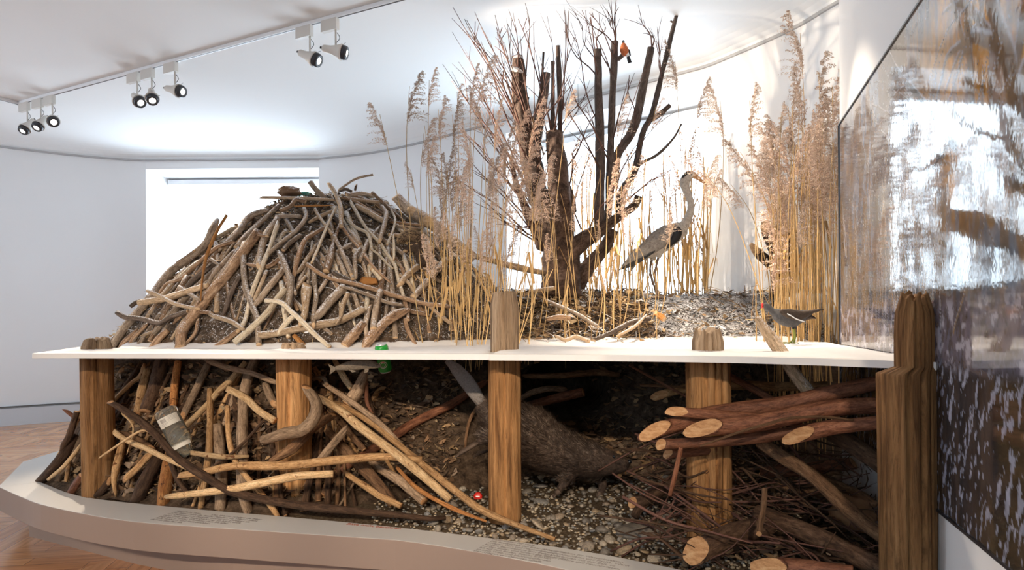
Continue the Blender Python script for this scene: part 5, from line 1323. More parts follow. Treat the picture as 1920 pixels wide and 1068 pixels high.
GR_ = '''1500,62,1512,.40,-1,4.7|highest reed plume bending over to the left at the right clump
1535,135,1530,.42,1,4.7|wide dark plume just under the highest one
1500,165,1500,.38,-1,4.7|plume spreading left below the highest one
1560,160,1545,.42,1,4.6|plume touching the white corner near the top
1570,230,1552,.40,1,4.6|plume touching the white corner a little lower
1478,200,1480,.40,1,4.8|tall narrow dark plume at the left of the right clump
1455,240,1470,.30,-1,4.8|sunlit plume at the upper left of the right clump
1525,225,1520,.44,1,4.7|broad plume in the centre of the right clump
1478,270,1490,.46,-1,4.6|brightest fluffy plume of the right clump
1505,290,1505,.46,-1,4.6|fluffy bright plume lower in the right clump
1545,300,1535,.40,1,4.6|brown plume low at the white corner
1388,285,1470,.34,-1,4.7|plume arching far left from the right clump
1430,300,1475,.34,-1,4.7|shaggy plume hanging left of the brightest one
1370,345,1440,.24,-1,4.9|small plume bowed down toward the heron's wall
1315,315,1440,.30,-1,4.6|long reed stem arching left with its plume beside the heron's beak
1470,350,1500,.30,1,4.5|brown plume low in the centre of the right clump
1520,340,1525,.34,1,4.5|long dark plume low in the right clump
1555,380,1545,.30,1,4.5|lowest plume at the white corner'''
for l in GR_.split('\n'):
    a, lb = l.split('|'); x, y, bx, pl_, sd, Y = map(float, a.split(',')); 
    reed(bx, None, x, y, Y, pl_, sd, lb, None, z0=surf(P(bx, 600, Y).x, Y) - .01, r=.004, bend=(.10 if bx - x > 60 else .02) * -sd if bx - x > 20 else .02, leaf=.5)
many(78, lambda: U(1448, 1574), lambda: random.triangular(170, 520, 300), lambda: U(4.25, 5.0), lambda: min(0, random.gauss(-4, 14)) if random.random() < .7 else U(-10, 4), lambda: U(.22, .36) if random.random() < .6 else 0, '%s %s reed packed behind the moorhen, in the %s of the clump', 'reeds behind the moorhen', lambda: U(.0028, .0048), (1, -1))
reed(1418, None, 1416, 370, 4.5, 0, 1, 'lone cut reed stem standing left of the moorhen head', None, z0=1.07, r=.0042, leaf=0)
reed(1432, None, 1428, 440, 4.5, 0, 1, 'lone thin reed stem just over the moorhen head', None, z0=1.07, r=.0034, leaf=0)
lump('snow_lump', 1515, 562, 4.75, (.14, .08, .05), 'snow', 'sunlit heap of snow at the back of the right reed clump', 'snow heap', 4, .3)

# ------------------------------------------------------------------ animals
def PL(s, Y): 
    out = []
    for q_ in s.split():
        v = list(map(float, q_.split(','))); out.append(P(v[0], v[1], v[2] if len(v) > 2 else Y))
    return out
def pr_(w_, Y): return w_ / F * Y     # picture width of something at distance Y, in metres
def body(bm, pts, rpx, Y, flat=1.0, sides=18, n=24, caps=('round', 'round')):
    rs = [(pr_(r, Y) * flat, pr_(r, Y)) for r in rpx]
    tube(bm, pts, rs, sides=sides, n=n, caps=caps, up=(0, 1, 0) if False else None)
def eye(c, r, parent):
    bm = bmesh.new(); ball(bm, c, r, 10); part('eye', bm, 'black', parent)
# beaver
BY = 3.60
bv = empty('beaver', P(1075, 930, BY), 'brown beaver diving nose-down to the right under the board, behind the split post', 'beaver')
bm = bmesh.new()
tube(bm, PL('896,752 915,770 938,790 965,806 995,822 1025,838 1055,849 1082,857 1105,863', BY), [pr_(r, BY) for r in (13, 24, 42, 54, 56, 50, 44, 38, 32)], sides=22, n=26, caps=('round', 'round'))
tube(bm, PL('1088,860 1112,864 1135,866 1155,869 1170,870 1180,869', BY), [pr_(r, BY) for r in (34, 33, 30, 24, 17, 10)], sides=20, n=16, caps=('round', 'round'))
for dy in (-.05, .07):
    ys = BY + dy; o_ = 0 if dy < 0 else 0
    if dy < 0: tube(bm, PL('1072,880 1064,895 1056,908 1046,921', ys), [pr_(r, ys) for r in (17, 12, 9, 6)], sides=12, n=10, caps=('round', 'round'))
    else: tube(bm, PL('1116,880 1126,898 1130,912 1124,925', ys), [pr_(r, ys) for r in (17, 11, 9, 6)], sides=12, n=10, caps=('round', 'round'))
tube(bm, PL('955,818 930,818 908,823 895,832', BY - .06), [pr_(r, BY) for r in (20, 15, 11, 7)], sides=12, n=10, caps=('round', 'round'))
tube(bm, PL('965,830,3.72 940,836,3.74 920,840,3.74', BY + .1), [pr_(r, BY) for r in (20, 13, 8)], sides=12, n=10, caps=('round', 'round'))
fur = fuse('body', bm, 'beaverfur', bv, .008, 6)
# shaggy guard hair lying backwards over the whole body
def hair(owner, parent, mat, step, L, W, back, skip=None, lift=.3, jit=.35, name='guard_hair'):
    me = owner.data; V, Fq = [], []; k = 0; rg = random.Random(3)
    for p in me.polygons:
        if rg.random() > step: continue
        c = p.center; nn = p.normal
        if skip and skip(c + parent_origin(parent)): continue
        d = Vector(back(c + parent_origin(parent)) if callable(back) else back); d = (d - nn * d.dot(nn)); 
        if d.length < .1: continue
        d = (d.normalized() + Vector((rg.gauss(0, jit * .5), rg.gauss(0, jit * .5), rg.gauss(0, jit * .5))) + nn * lift).normalized(); s = d.cross(nn).normalized(); l = L * rg.uniform(.6, 1.3)
        a = c - nn * .002; V += [a - s * W, a + s * W, a + d * l * .6 + s * W * .6 + nn * .001, a + d * l]; Fq.append((k, k + 1, k + 2, k + 3)); k += 4
    me2 = bpy.data.meshes.new(name); me2.from_pydata([v[:] for v in V], [], Fq); o = link(name, me2, mat, parent, False); return o
furmat('guardhair', (.015, .009, .007), (.065, .04, .027), (.28, .21, .16), (40, 40, 40), .6)
hair(fur, bv, 'guardhair', .55, .055, .0026, (-.85, 0, .5), skip=lambda p: px_of(p)[1] > 905 or px_of(p)[0] < 905 or px_of(p)[0] > 1136)
hair(fur, bv, 'guardhair', .6, .018, .0014, (-.9, 0, .25), skip=lambda p: px_of(p)[0] < 1130 or math.hypot(px_of(p)[0] - 1151, px_of(p)[1] - 853) < 4, lift=.15)
bm = bmesh.new(); tp = PL('836,676 850,686 868,706 886,730 902,754', BY - .02)
sp = spline(tp, 16); rr_ = [9, 15, 18, 17, 10]; rows = []
for i, p in enumerate(sp):
    t = i / 16; wd = pr_(lerp_r([5, 14, 17, 16, 12], t), BY); th = lerp_r([.004, .008, .010, .014, .026], t)
    T_ = (sp[min(16, i + 1)] - sp[max(0, i - 1)]).normalized(); s_ = T_.cross(Vector((.0, 1, .25)).normalized()).normalized(); u_ = s_.cross(T_)
    rows.append([bm.verts.new(p + s_ * math.cos(a) * wd * .85 + u_ * math.sin(a) * th) for a in [2 * PI * j / 16 for j in range(16)]])
for i in range(16):
    for j in range(16): bm.faces.new((rows[i][j], rows[i][(j + 1) % 16], rows[i + 1][(j + 1) % 16], rows[i + 1][j]))
bm.faces.new(rows[0]); bm.faces.new(rows[-1])
q_ = part('tail', bm, 'beavertail', bv); q_['label'] = 'flat scaly grey tail'
for pts, r in (('1050,918 1042,926', 6), ('1127,920 1121,934', 6)):
    Y = BY - .05 if r and pts[:4] == '1050' else BY + .07; bm = bmesh.new(); v = PL(pts, Y)
    tube(bm, [v[0], v[1]], [pr_(7, Y), pr_(5, Y)], sides=10, n=5, caps=('round', 'round'))
    for k in range(5):
        e = v[1] + Vector((-.010 - .002 * k if pts[:4] == '1050' else -.006 + .004 * (k - 2), (k - 2) * .010, -.020 + abs(k - 2) * .003)); tube(bm, [v[1] + Vector((0, (k - 2) * .007, 0)), v[1].lerp(e, .6) + Vector((0, (k - 2) * .002, .002)), e], [.0055, .005, .002], sides=6, n=5, caps=('round', 'round'))
    part('front_paw', bm, 'paw', bv)
for v0, ys in ((PL('897,830 884,836 870,845 858,852', BY - .06), -1), (PL('922,840 905,846 893,852', BY + .14), 1)):
    bm = bmesh.new(); tube(bm, v0, [(pr_(9, BY), pr_(5, BY)), (pr_(10, BY), pr_(4.5, BY)), (pr_(8, BY), pr_(4, BY))], sides=10, n=8, caps=('round', 'round'))
    d = (v0[-1] - v0[-2]).normalized()
    for k in range(5):
        a = v0[-1] + Vector((0, (k - 2) * .009, 0)) - d * .015; e = a + d * (.035 - abs(k - 2) * .004) + Vector((0, (k - 2) * .006, -.004)); tube(bm, [a, a.lerp(e, .6), e], [.006, .005, .002], sides=6, n=5, caps=('round', 'round'))
    part('hind_foot', bm, 'paw', bv)
for dy in (-1, 1):
    bm = bmesh.new(); c = P(1116, 846, BY + dy * .070); ball(bm, c, (.016, .009, .014), 10, Matrix.Rotation(.4, 3, 'Y')); part('ear', bm, 'paw', bv)
    eye(P(1151, 855, BY + dy * .060), .008, bv)
bm = bmesh.new(); ball(bm, P(1180, 865, BY), (.013, .014, .012), 12); part('nose', bm, 'black', bv)
bm = bmesh.new()
for dy in (-.5, .5): box(bm, P(1173, 886, BY) + Vector((0, dy * .008, .0)), (.005, .006, .014))
part('teeth', bm, 'worange', bv)

# grey heron
HYY = 5.12; hb = surf(P(1232, 600, HYY).x, HYY)
hr = empty('grey_heron', P(1231, 560, HYY), 'tall grey heron standing on the bank before the bright window, looking right', 'heron')
bm = bmesh.new()
tube(bm, PL('1304,329 1298,327 1292,329 1286,335 1284,344 1286,354 1291,366 1295,380 1295,393 1291,406 1284,420 1274,436', HYY), [pr_(r, HYY) for r in (5, 8.5, 10, 9, 7, 6.5, 6.5, 7, 7.5, 8.5, 11, 17)], sides=16, n=40, caps=('round', 'round'))
tube(bm, PL('1282,424 1268,434 1248,446 1228,460 1206,474 1186,487', HYY), [pr_(r, HYY) for r in (12, 20, 23, 20, 14, 7)], sides=18, n=26, caps=('round', 'round'))
tube(bm, PL('1242,462 1238,474 1234,486', HYY - .03), [pr_(r, HYY) for r in (9, 6, 3.5)], sides=10, n=8, caps=('round', 'round'))
tube(bm, PL('1232,468 1226,480 1222,490', HYY + .05), [pr_(r, HYY) for r in (9, 6, 3.5)], sides=10, n=8, caps=('round', 'round'))
hbdy = fuse('body', bm, 'heronwhite', hr, .007, 5)
for dy in (-1, 1):
    bm = bmesh.new(); Yw = HYY + dy * .082
    tube(bm, PL('1271,424 1256,432 1238,446 1218,462 1196,478 1176,492 1164,502', Yw), [(.026, pr_(r, Yw)) for r in (6, 15, 18, 15.5, 11, 6, 2)], sides=14, n=24, caps=('round', 'round'), up=(0, 1, 0))
    wg = part('wing', bm, 'herongrey', hr); wg['label'] = 'grey folded wing'
    bm = bmesh.new()
    for k in range(9):
        a, b2 = P(1256 - k * 8, 434 + k * 4, Yw + dy * .024), P(1218 - k * 6, 462 + k * 4.4, Yw + dy * .018)
        tube(bm, [a, a.lerp(b2, .5), b2], [(.002, .010), (.002, .012), (.001, .004)], sides=6, n=6, up=(0, 1, 0))
    part('covert_feathers', bm, 'herongrey', wg)
    bm = bmesh.new(); tube(bm, PL('1262,424 1270,432 1268,444 1258,456 1250,466', Yw + dy * .022), [(.012, pr_(r, Yw)) for r in (4, 9, 8, 5, 2)], sides=12, n=12, caps=('round', 'round'), up=(0, 1, 0))
    q_ = part('shoulder_patch', bm, 'black', hr); q_['label'] = 'blue-black shoulder patch'
    bm = bmesh.new(); tube(bm, PL('1228,470 1208,482 1186,494 1166,504', Yw + dy * .014), [(.010, pr_(r, Yw)) for r in (2, 4, 5, 2)], sides=10, n=12, caps=('round', 'round'), up=(0, 1, 0))
    part('flight_feathers', bm, 'black', wg)
    bm = bmesh.new(); tube(bm, PL('1298,322 1291,322 1285,327 1278,334', HYY + dy * .030), [(.006, pr_(r, HYY)) for r in (1.5, 3, 3, 1)], sides=8, n=8, caps=('round', 'round'), up=(0, 1, 0)); part('crest', bm, 'black', hr)
    eye(P(1297, 327, HYY + dy * .036), .006, hr)
bm = bmesh.new(); tube(bm, PL('1299,328 1308,333 1316,339.5 1325,346.5', HYY), [.024, .017, .012, .004], sides=10, n=10); part('beak', bm, 'beak', hr)
bm = bmesh.new()
for pts in ('1180,488 1170,500 1178,510', '1196,486 1186,500 1180,512', '1176,490 1165,503 1160,507'):
    v = PL(pts, HYY); tube(bm, v, [(.016, .010), (.014, .010), (.004, .003)], sides=8, n=8, caps=('round', 'round'))
part('tail', bm, 'herongrey', hr)
def toes(bm, c, L, r, rot=0.0, back_=True):
    for a in ([-.5, 0, .5] + ([PI] if back_ else [])):
        d = Vector((math.cos(a + rot), math.sin(a + rot), 0)); l = L * (.6 if a == PI else 1)
        tube(bm, [c, c + d * l * .5 + Vector((0, 0, r)), c + d * l + Vector((0, 0, -r * .3))], [r, r * .9, r * .4], sides=6, n=5, caps=('round', 'round'))
for pts, Y in (('1234,484 1230,500 1228,512 1230,535 1232,557', HYY - .03), ('1222,488 1219,502 1220,514 1227,538 1231,556', HYY + .05)):
    bm = bmesh.new(); v = PL(pts, Y); v[-1].z = surf(v[-1].x, v[-1].y) + .012; tube(bm, v, [.010, .008, .0095, .007, .007], sides=10, n=16); toes(bm, v[-1] + Vector((0, 0, .002)), .07, .005)
    part('leg', bm, 'leg', hr)

# moorhen
MY = 3.72
mh = empty('moorhen', P(1488, 650, MY), 'dark moorhen walking left over the snow board before the right reeds', 'moorhen')
bm = bmesh.new()
tube(bm, PL('1430,573 1434,572 1441,577 1449,584 1458,588', MY), [pr_(r, MY) for r in (5, 6.5, 6, 7, 11)], sides=14, n=16, caps=('round', 'round'))
tube(bm, PL('1449,586 1462,592 1478,596 1495,594 1510,589 1524,586', MY), [pr_(r, MY) for r in (8, 14, 17, 15, 9, 4)], sides=16, n=20, caps=('round', 'round'))
tube(bm, PL('1492,604 1489,612 1488,620', MY), [pr_(r, MY) for r in (7, 4.5, 2.6)], sides=10, n=8, caps=('round', 'round'))
fuse('body', bm, 'henbody', mh, .006, 4)
for dy in (-1, 1):
    Yw = MY + dy * .046
    bm = bmesh.new(); tube(bm, PL('1462,583 1478,587 1496,591 1512,588 1528,582', Yw), [(.008, pr_(r, Yw)) for r in (4, 9, 10, 6, 2)], sides=12, n=16, caps=('round', 'round'), up=(0, 1, 0)); q_ = part('wing', bm, 'henwing', mh); q_['label'] = 'dark brown folded wing'
    bm = bmesh.new(); tube(bm, PL('1476,588 1484,592 1494,598 1509,603', Yw + dy * .010), [(.002, pr_(1.1, Yw))] * 3, sides=6, n=10, up=(0, 1, 0)); q_ = part('flank_stripe', bm, 'white', mh); q_['label'] = 'white flank stripe'
    eye(P(1434, 571, MY + dy * .017), .003, mh)
bm = bmesh.new(); tube(bm, PL('1512,586 1526,583 1538,580 1545,579', MY), [(.020, .011), (.018, .010), (.012, .009), (.004, .003)], sides=10, n=10, caps=('round', 'round')); part('tail', bm, 'henwing', mh)
bm = bmesh.new(); tube(bm, PL('1508,596 1520,594 1530,597', MY), [(.018, .016), (.014, .012), (.005, .004)], sides=10, n=10, caps=('round', 'round')); part('tail_coverts', bm, 'henwing', mh)
bm = bmesh.new(); ball(bm, P(1429.5, 571, MY), (.008, .007, .010), 10); tube(bm, PL('1430,574 1428.5,577', MY), [.007, .005], sides=8, n=4); q_ = part('bill', bm, 'red', mh); q_['label'] = 'red frontal shield and bill'
bm = bmesh.new(); ball(bm, P(1428, 579.5, MY), (.0045, .004, .005), 8); part('bill_tip', bm, 'yellow', mh)
for pts, Y in (('1488,616 1491,630 1489,640 1488,647', MY - .01), ('1488,618 1489,631 1484,640 1479,645', MY + .04)):
    bm = bmesh.new(); v = PL(pts, Y); v[-1].z = ZB + .014; tube(bm, v, [.007, .0055, .005, .005], sides=8, n=12); toes(bm, v[-1], .05, .0035, PI if 1 else 0)
    part('leg', bm, 'greenleg', mh)

# bullfinch
FY = TY + .0
bf = empty('bullfinch', P(1169, 104, FY), 'red-breasted bullfinch with black cap perched on a stub high in the willow', 'bird')
bm = bmesh.new(); tube(bm, PL('1168.5,80 1169,85 1170,92 1172,99 1175,105', FY), [pr_(r, FY) for r in (3, 6, 8.2, 7.2, 3.5)], sides=16, n=16, caps=('round', 'round')); fuse('body', bm, 'finchred', bf, .004, 3)
bm = bmesh.new(); ball(bm, P(1168.6, 78, FY), (.011, .013, .011), 12); tube(bm, [P(1168.6, 78, FY - .006), P(1168, 79, FY - .022)], [.006, .002], sides=8, n=4); part('cap_and_bill', bm, 'black', bf)
bm = bmesh.new(); tube(bm, PL('1177,92 1180,99 1182.5,105', FY + .005), [(.012, .006), (.010, .006), (.003, .002)], sides=8, n=8, caps=('round', 'round')); part('wing', bm, 'black', bf)
bm = bmesh.new(); tube(bm, PL('1165,92 1166,99 1168,104', FY + .02), [(.012, .006), (.010, .006), (.003, .002)], sides=8, n=8, caps=('round', 'round')); part('wing', bm, 'black', bf)
bm = bmesh.new(); ball(bm, P(1176, 102, FY - .006), (.014, .012, .018), 10); part('rump', bm, 'white', bf)
bm = bmesh.new(); tube(bm, PL('1177,104 1179,111 1181,118', FY), [(.012, .004), (.014, .004), (.015, .003)], sides=8, n=8); part('tail', bm, 'black', bf)
for dx in (-1, 1):
    bm = bmesh.new(); v = P(1171 + dx * 1.5, 99, FY - .01); tube(bm, [v, v + Vector((0, 0, -.02))], [.003, .0025], sides=6, n=3); part('leg', bm, 'leg', bf)
    eye(P(1168.6 + dx * 2, 78.5, FY - .008), .002, bf)

# polecat looking out of the lodge
KY = mound(P(776, 468, 4.4).x, 4.4) and (hit(776, 468) or P(776, 468, 4.4)).y - .25
pc = empty('polecat', P(785, 490, KY), 'dark brown polecat with a pale mask looking out of the lodge beside the reeds', 'polecat')
bm = bmesh.new()
tube(bm, PL('757,470 763,467 770,464 778,463 785,468 790,478 793,488 790,498', KY), [pr_(r, KY) for r in (5, 7, 10.5, 11.5, 11, 12.5, 13, 11)], sides=16, n=20, caps=('round', 'round'))
fb = fuse('body', bm, 'polecat', pc, .006, 4); hair(fb, pc, 'polecat', .4, .018, .0016, (.6, 0, -.7), lift=.35, name='fur')
bm = bmesh.new(); tube(bm, PL('748,455 756,446 770,442 783,446 790,458', KY + .02), [pr_(r, KY) for r in (6, 10, 12, 12, 10)], sides=14, n=18, caps=('round', 'round')); fb = fuse('back', bm, 'polecat', pc, .006, 4); q_ = hair(fb, pc, 'polecatpale', .7, .020, .0012, (-.8, 0, -.5), lift=.35, name='fur')
q_['label'] = 'buff shaggy hair on the back'
bm = bmesh.new(); ball(bm, P(760, 470.5, KY - .010), (.017, .016, .011), 12); q_ = part('muzzle', bm, 'polecatpale', pc); q_['label'] = 'pale muzzle'
bm = bmesh.new(); ball(bm, P(756, 469, KY - .014), .006, 8); part('nose', bm, 'black', pc)
for x, y, dz in ((781, 457, -.028), (773, 453, .02)):
    bm = bmesh.new(); ball(bm, P(x, y, KY + dz), (.008, .005, .009), 10); part('ear', bm, 'polecatpale', pc)
eye(P(766, 464.5, KY - .033), .005, pc)
bm = bmesh.new(); ball(bm, P(771, 458.5, KY - .030), (.012, .006, .005), 10); q_ = part('brow_band', bm, 'polecatpale', pc); q_['label'] = 'pale band over the eye'

# trout under the board
Y = 3.24
tr = empty('trout', P(665, 697, Y), 'speckled grey-brown trout swimming right just under the board, before the green can', 'fish')
bm = bmesh.new(); tube(bm, PL('626,691 640,688 658,685 676,683 694,683 706,685 715,687', Y), [(pr_(r * .55, Y), pr_(r, Y)) for r in (3, 6, 9, 10, 9, 7, 2)], sides=18, n=26, caps=('round', 'round'), up=(0, 1, 0))
q_ = part('body', bm, 'troutskin', tr)
def fin(pts, name, Y, mat='troutskin'):
    v = PL(pts, Y); bm = bmesh.new(); a = [bm.verts.new(p + Vector((0, -.0012, 0))) for p in v]; b2 = [bm.verts.new(p + Vector((0, .0012, 0))) for p in v]
    bm.faces.new(a); bm.faces.new(b2[::-1])
    for i in range(len(v)): bm.faces.new((a[i], b2[i], b2[(i + 1) % len(v)], a[(i + 1) % len(v)]))
    part(name, bm, mat, tr, False)
fin('629,688 615,682 620,691 618,702 630,693', 'tail_fin', Y); fin('655,693 662,693 668,696 660,698', 'belly_fin', Y - .012); fin('684,690 692,691 690,697 683,699', 'breast_fin', Y - .02); fin('664,676 676,675 672,680', 'back_fin', Y)
eye(P(707, 683.5, Y - .020), .0032, tr)
bm = bmesh.new()
for k in range(26):
    x, y = random.uniform(645, 703), random.uniform(678, 688); r = abs(y - 684) / 10; ball(bm, P(x, y, Y - .0215 * max(.15, math.sqrt(max(0, 1 - r * r))) * (1 - abs(x - 678) / 110)), .0014, 6)
q_ = part('skin_speckles', bm, 'black', tr); q_['kind'] = 'stuff'

# ------------------------------------------------------------------ rubbish: can, jar, bottle cap
def frame_(d):
    d = d.normalized(); s = d.cross(Vector((0, 1, 0))).normalized(); u = s.cross(d); return Matrix((s, u, d)).transposed()
def lathe(bm, prof, o, R_, seg=32, mat=0):
    rows = [[bm.verts.new(o + R_ @ Vector((r * math.cos(2 * PI * j / seg), r * math.sin(2 * PI * j / seg), z))) for j in range(seg)] for r, z in prof]
    for i in range(len(prof) - 1):
        for j in range(seg): bm.faces.new((rows[i][j], rows[i][(j + 1) % seg], rows[i + 1][(j + 1) % seg], rows[i + 1][j])).material_index = mat
    for r_ in (rows[0], rows[-1]): bm.faces.new(r_).material_index = mat
CY = 3.46; a, b2 = P(723, 697, CY), P(714, 644, CY - .035); R_ = frame_(b2 - a); H_ = (b2 - a).length
can = empty('drink_can', a, 'green drinks can frozen upright in the water board behind the trout', 'can')
bm = bmesh.new(); lathe(bm, [(.026, .004), (.033, .014), (.033, H_ - .018), (.027, H_ - .004)], a, R_); part('can_wall', bm, 'cangreen', can)
bm = bmesh.new(); lathe(bm, [(.022, .008), (.026, 0), (.0265, .006)], a, R_); lathe(bm, [(.0275, H_ - .006), (.028, H_), (.025, H_), (.024, H_ - .003), (.002, H_ - .003)], a, R_); part('rims', bm, 'canmetal', can)
bm = bmesh.new(); lathe(bm, [(.010, 0), (.014, .001), (.010, .002)], b2 - R_ @ Vector((0, 0, .004)), R_, 16); part('pull_tab', bm, 'canmetal', can)
# white oval ring emblem with a small red bar on the can front
bm = bmesh.new()
def oncan(u, v, rr=.0336):     # u along the wall (m), v along the axis
    ang = -PI / 2 + u / .033; return a + R_ @ Vector((rr * math.cos(ang), rr * math.sin(ang), v))
sgn = 1 if (R_ @ Vector((0, -1, 0))).y < 0 else -1
if sgn < 0: oncan = lambda u, v, rr=.0336: a + R_ @ Vector((rr * math.cos(PI / 2 + u / .033), rr * math.sin(PI / 2 + u / .033), v))
for rr0, rr1 in ((.018, .021), (.011, .013)):
    A_ = [bm.verts.new(oncan(math.cos(t) * rr0, .046 + math.sin(t) * rr0 * .8)) for t in [2 * PI * k / 28 for k in range(28)]]; B_ = [bm.verts.new(oncan(math.cos(t) * rr1, .046 + math.sin(t) * rr1 * .8)) for t in [2 * PI * k / 28 for k in range(28)]]
    for k in range(28): bm.faces.new((A_[k], A_[(k + 1) % 28], B_[(k + 1) % 28], B_[k]))
part('ring_emblem', bm, 'white', can, False)
bm = bmesh.new()
for (u0, u1, v0, v1, m_) in ((-.007, .007, .058, .063, 0),):
    bm.faces.new([bm.verts.new(oncan(*q_, .0338)) for q_ in ((u0, v0), (u1, v0), (u1, v1), (u0, v1))])
part('emblem_bar', bm, 'red', can, False)
# the jar, upside down and leaning
jp = hit(325, 800) ; JY = 3.34
a, b2 = P(309, 768, JY), P(345, 838, JY); R_ = frame_(b2 - a); JL = (b2 - a).length; rj = pr_(20, JY)
jar = empty('glass_jar', a, 'upside-down clear glass jar with a torn paper label wedged among submerged sticks', 'jar')
bm = bmesh.new(); lathe(bm, [(.001, 0), (rj * .82, -.004), (rj, .006), (rj * 1.04, .016), (rj, .026), (rj, JL * .86), (rj * .75, JL * 1.0), (rj * .62, JL * 1.05), (rj * .62, JL * 1.22), (rj * .55, JL * 1.22), (rj * .55, JL * 1.04), (rj * .68, JL * .99), (rj * .93, JL * .85), (rj * .93, .03), (.001, .03)], a, R_, 40)
part('glass', bm, 'glass', jar)
bm = bmesh.new()
fz = (R_.inverted() @ Vector((0, -1, 0))); a0 = math.atan2(fz.y, fz.x)
def onjar(u, v, k=1.012): return a + R_ @ Vector((rj * k * math.cos(a0 + u), rj * k * math.sin(a0 + u), v))
def patch(u0, u1, v0, v1, k=1.012, n=14, jag=0.0):
    A_ = [bm.verts.new(onjar(u0 + (u1 - u0) * i / n, v0, k)) for i in range(n + 1)]; B_ = [bm.verts.new(onjar(u0 + (u1 - u0) * i / n, v1 + jag * nz(i * .9, 3), k)) for i in range(n + 1)]
    for i in range(n): bm.faces.new((A_[i], A_[i + 1], B_[i + 1], B_[i]))
patch(-1.35, 1.35, .034, .082, jag=.006); patch(-1.35, 1.35, JL * .86, JL * .98, .95)
part('paper_label', bm, 'paper', jar, False)
bm = bmesh.new(); u = -.42
while u < .12:
    w_ = random.choice((.008, .014, .022)); patch(u, u + w_, .041, .060, 1.018, 2); u += w_ + random.choice((.012, .02))
for k in range(3): patch(-.5, .35 - k * .15, .064 + k * .005, .0655 + k * .005, 1.018, 5)
for k in range(4): patch(.3, 1.0, .040 + k * .006, .0412 + k * .006, 1.018, 5)
part('barcode_and_print', bm, 'textgrey', jar, False)
# red bottle cap
CY = 3.42; c = bedpt(896, 931); c = P(896, 930.5, c.y); d = Vector((-.1, -1, .25)).normalized(); R_ = frame_(d)
cap = empty('bottle_cap', c, 'small round red bottle cap lying on the gravel left of the split post', 'bottle cap')
bm = bmesh.new(); r = pr_(8.2, c.y); lathe(bm, [(r, -.008), (r * 1.02, -.004), (r * .98, .002), (r * .85, .005), (.001, .006)], c, R_, 28); part('shell', bm, 'red', cap)
bm = bmesh.new(); box(bm, c + R_ @ Vector((0, 0, .0062)), (r * .9, r * .22, .0006), R_ @ Matrix.Rotation(.5, 3, 'Z')); part('white_lettering', bm, 'white', cap, False)

# ------------------------------------------------------------------ track lights
ZR = 3.484
RA, RB, RC = Vector((-5.05, 7.1, ZR)), Vector((1.4, 3.74, ZR)), Vector((-6.3, 4.6, ZR))
def rail(p, q_, label):
    d = (q_ - p); rot = Matrix.Rotation(math.atan2(d.y, d.x), 3, 'Z'); bm = bmesh.new(); box(bm, (p + q_) / 2, (d.length, .030, .028), rot); o = obj('lighting_track', bm, 'track', smooth=False); tag(o, label, 'lighting track')
    bm = bmesh.new(); box(bm, (p + q_) / 2 + Vector((0, 0, -.0145)), (d.length, .010, .003), rot); part('groove', bm, 'trackgroove', o, False)
rail(RA, RB, 'long pale lighting track running across the ceiling from the left toward the willow')
rail(RC, RA + Vector((.02, -.02, 0)), 'short lighting track leaving the picture at the left edge of the ceiling')
T2A, T2B = Vector((-3.6, -2.4, ZR)), Vector((1.6, -3.2, ZR))
rail(T2A, T2B, 'second lighting track on the ceiling behind the viewer')
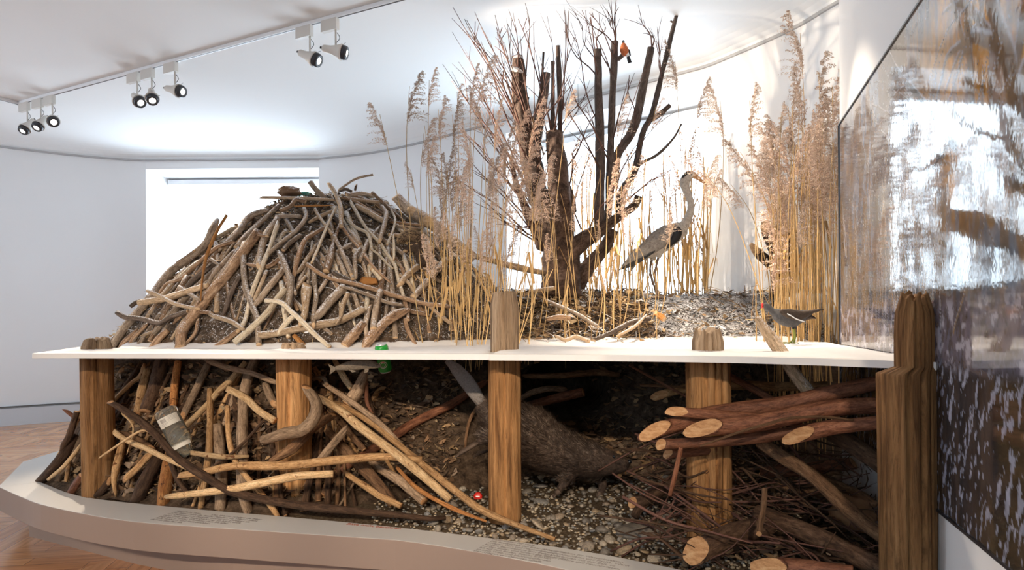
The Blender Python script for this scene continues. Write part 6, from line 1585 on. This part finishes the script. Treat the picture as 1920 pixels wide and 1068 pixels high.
def lamp(pos, target, label, on=1.0, beam=44, along=(.887, -.462, 0), hang=.13, real=True):
    root = empty('track_spotlight', Vector((pos[0], pos[1], ZR)), label, 'spotlight', 'track spotlights'); al = Vector(along); rot = Matrix.Rotation(math.atan2(al.y, al.x), 3, 'Z')
    bm = bmesh.new(); box(bm, Vector((pos[0], pos[1], ZR - .055)), (.15, .036, .085), rot); q_ = part('adapter_box', bm, 'lampwhite', root, False)
    p0 = Vector((pos[0], pos[1], ZR - .09)) + al * .055; hc = p0 - Vector((0, 0, hang)); bm = bmesh.new(); tube(bm, [p0, hc], [.008, .008], sides=8, n=3); part('arm', bm, 'lampwhite', root)
    bm = bmesh.new(); tube(bm, [p0 + Vector((.01, 0, -.03)), p0 + Vector((.03, 0, -.07)), hc + Vector((.0, 0, .02))], [.0025] * 3, sides=5, n=8); part('cord', bm, 'lampdark', root)
    d = (Vector(target) - hc).normalized(); R_ = frame_(d); b_ = hc - d * .09 - Vector((0, 0, .035))
    bm = bmesh.new(); lathe(bm, [(.018, -.012), (.026, 0), (.030, .05), (.052, .115), (.060, .125), (.060, .137), (.056, .137)], b_, R_, 28); hd = part('lamp_head', bm, 'lampwhite', root)
    bm = bmesh.new(); lathe(bm, [(.054, .137), (.054, .152), (.046, .176), (.028, .176), (.026, .160), (.044, .150), (.044, .138)], b_, R_, 28); part('dark_snoot', bm, 'lampdark', hd)
    bm = bmesh.new(); lathe(bm, [(.026, .168), (.022, .174), (.001, .177)], b_, R_, 20); part('bulb', bm, 'bulb' if on else 'lampdark', hd)
    bm = bmesh.new(); tube(bm, [b_ + R_ @ Vector((.060, 0, .13)), b_ + R_ @ Vector((.075, 0, .15))], [.0015] * 2, sides=4, n=2); tube(bm, [b_ + R_ @ Vector((0, 0, -.012)), b_ + R_ @ Vector((0, 0, -.028))], [.009] * 2, sides=8, n=2); part('clip_and_knob', bm, 'lampdark', hd)
    if on:
        ld = bpy.data.lights.new('spot', 'SPOT'); ld.energy = SPOT_W * on; ld.color = (1, .83, .64); ld.spot_size = math.radians(beam); ld.spot_blend = .6; ld.shadow_soft_size = .03
        lo = bpy.data.objects.new('spot', ld); C.objects.link(lo); lo.location = b_ + R_ @ Vector((0, 0, .20)); lo.rotation_euler = d.to_track_quat('-Z', 'Y').to_euler()
        lo.parent = root; lo.location -= root.location
def onrail(px): # the point of the long track seen at picture column px
    best = None
    for k in range(400):
        p = RA.lerp(RB, k / 400)
        e = abs(px_of(p)[0] - px)
        if best is None or e < best[0]: best = (e, p)
    return best[1]
TG = {'wall': (1.9, 5.3, 2.6), 'tree': (.5, 5.1, 2.3), 'lodge': (-1.3, 4.6, 1.5), 'lodgeL': (-2.1, 4.4, 1.1), 'reed': (1.6, 4.6, 1.7), 'board': (.2, 3.6, 1.05)}
lamp(onrail(46), (-5.6, 5.0, .6), 'farthest track spotlight at the left corner of the track, turned down and away', 1.0, 50)
lamp(onrail(70), (-5.2, 4.6, .4), 'track spotlight second from the left corner, turned down', 1.0, 50)
lamp(onrail(92), (-1.9, 3.9, 1.2), 'bright track spotlight third from the left corner, shining toward the viewer', 2.2, 40)
lamp(onrail(250), TG['lodge'], 'leftmost lamp of the middle trio on the track, turned right', 1.5)
lamp(onrail(278), TG['lodgeL'], 'central lamp of the middle trio, shining down at the lodge', 1.8)
lamp(onrail(320), TG['tree'], 'rightmost lamp of the middle trio, turned to the willow', 1.8)
lamp(onrail(572), TG['reed'], 'left lamp of the pair high above the lodge', 2.2, 46)
lamp(onrail(619), TG['wall'], 'right lamp of the pair high above the lodge', 2.6, 60)
lamp(onrail(1230), (1.1, 4.3, 1.1), 'track spotlight above the picture edge, over the water board', 1.6, 60)
lamp(onrail(1400), (1.3, 3.0, 1.0), 'track spotlight above the picture edge, over the thickest post', 1.2, 60)
al2 = (.99, -.15, 0)
for k, (t, tg, on) in enumerate(((.05, (-2.0, 3.9, .6), 3.4), (.28, (-1.2, 3.7, .6), 3.6), (.50, (-.3, 3.9, .6), 4.2), (.72, (.4, 3.9, .6), 4.2), (.95, (1.0, 3.2, .6), 3.4))):
    p = T2A.lerp(T2B, t)
    lamp(p, tg, 'spotlight number %s from the left on the second track behind the viewer' % ('one', 'two', 'three', 'four', 'five')[k], on, 26, al2)
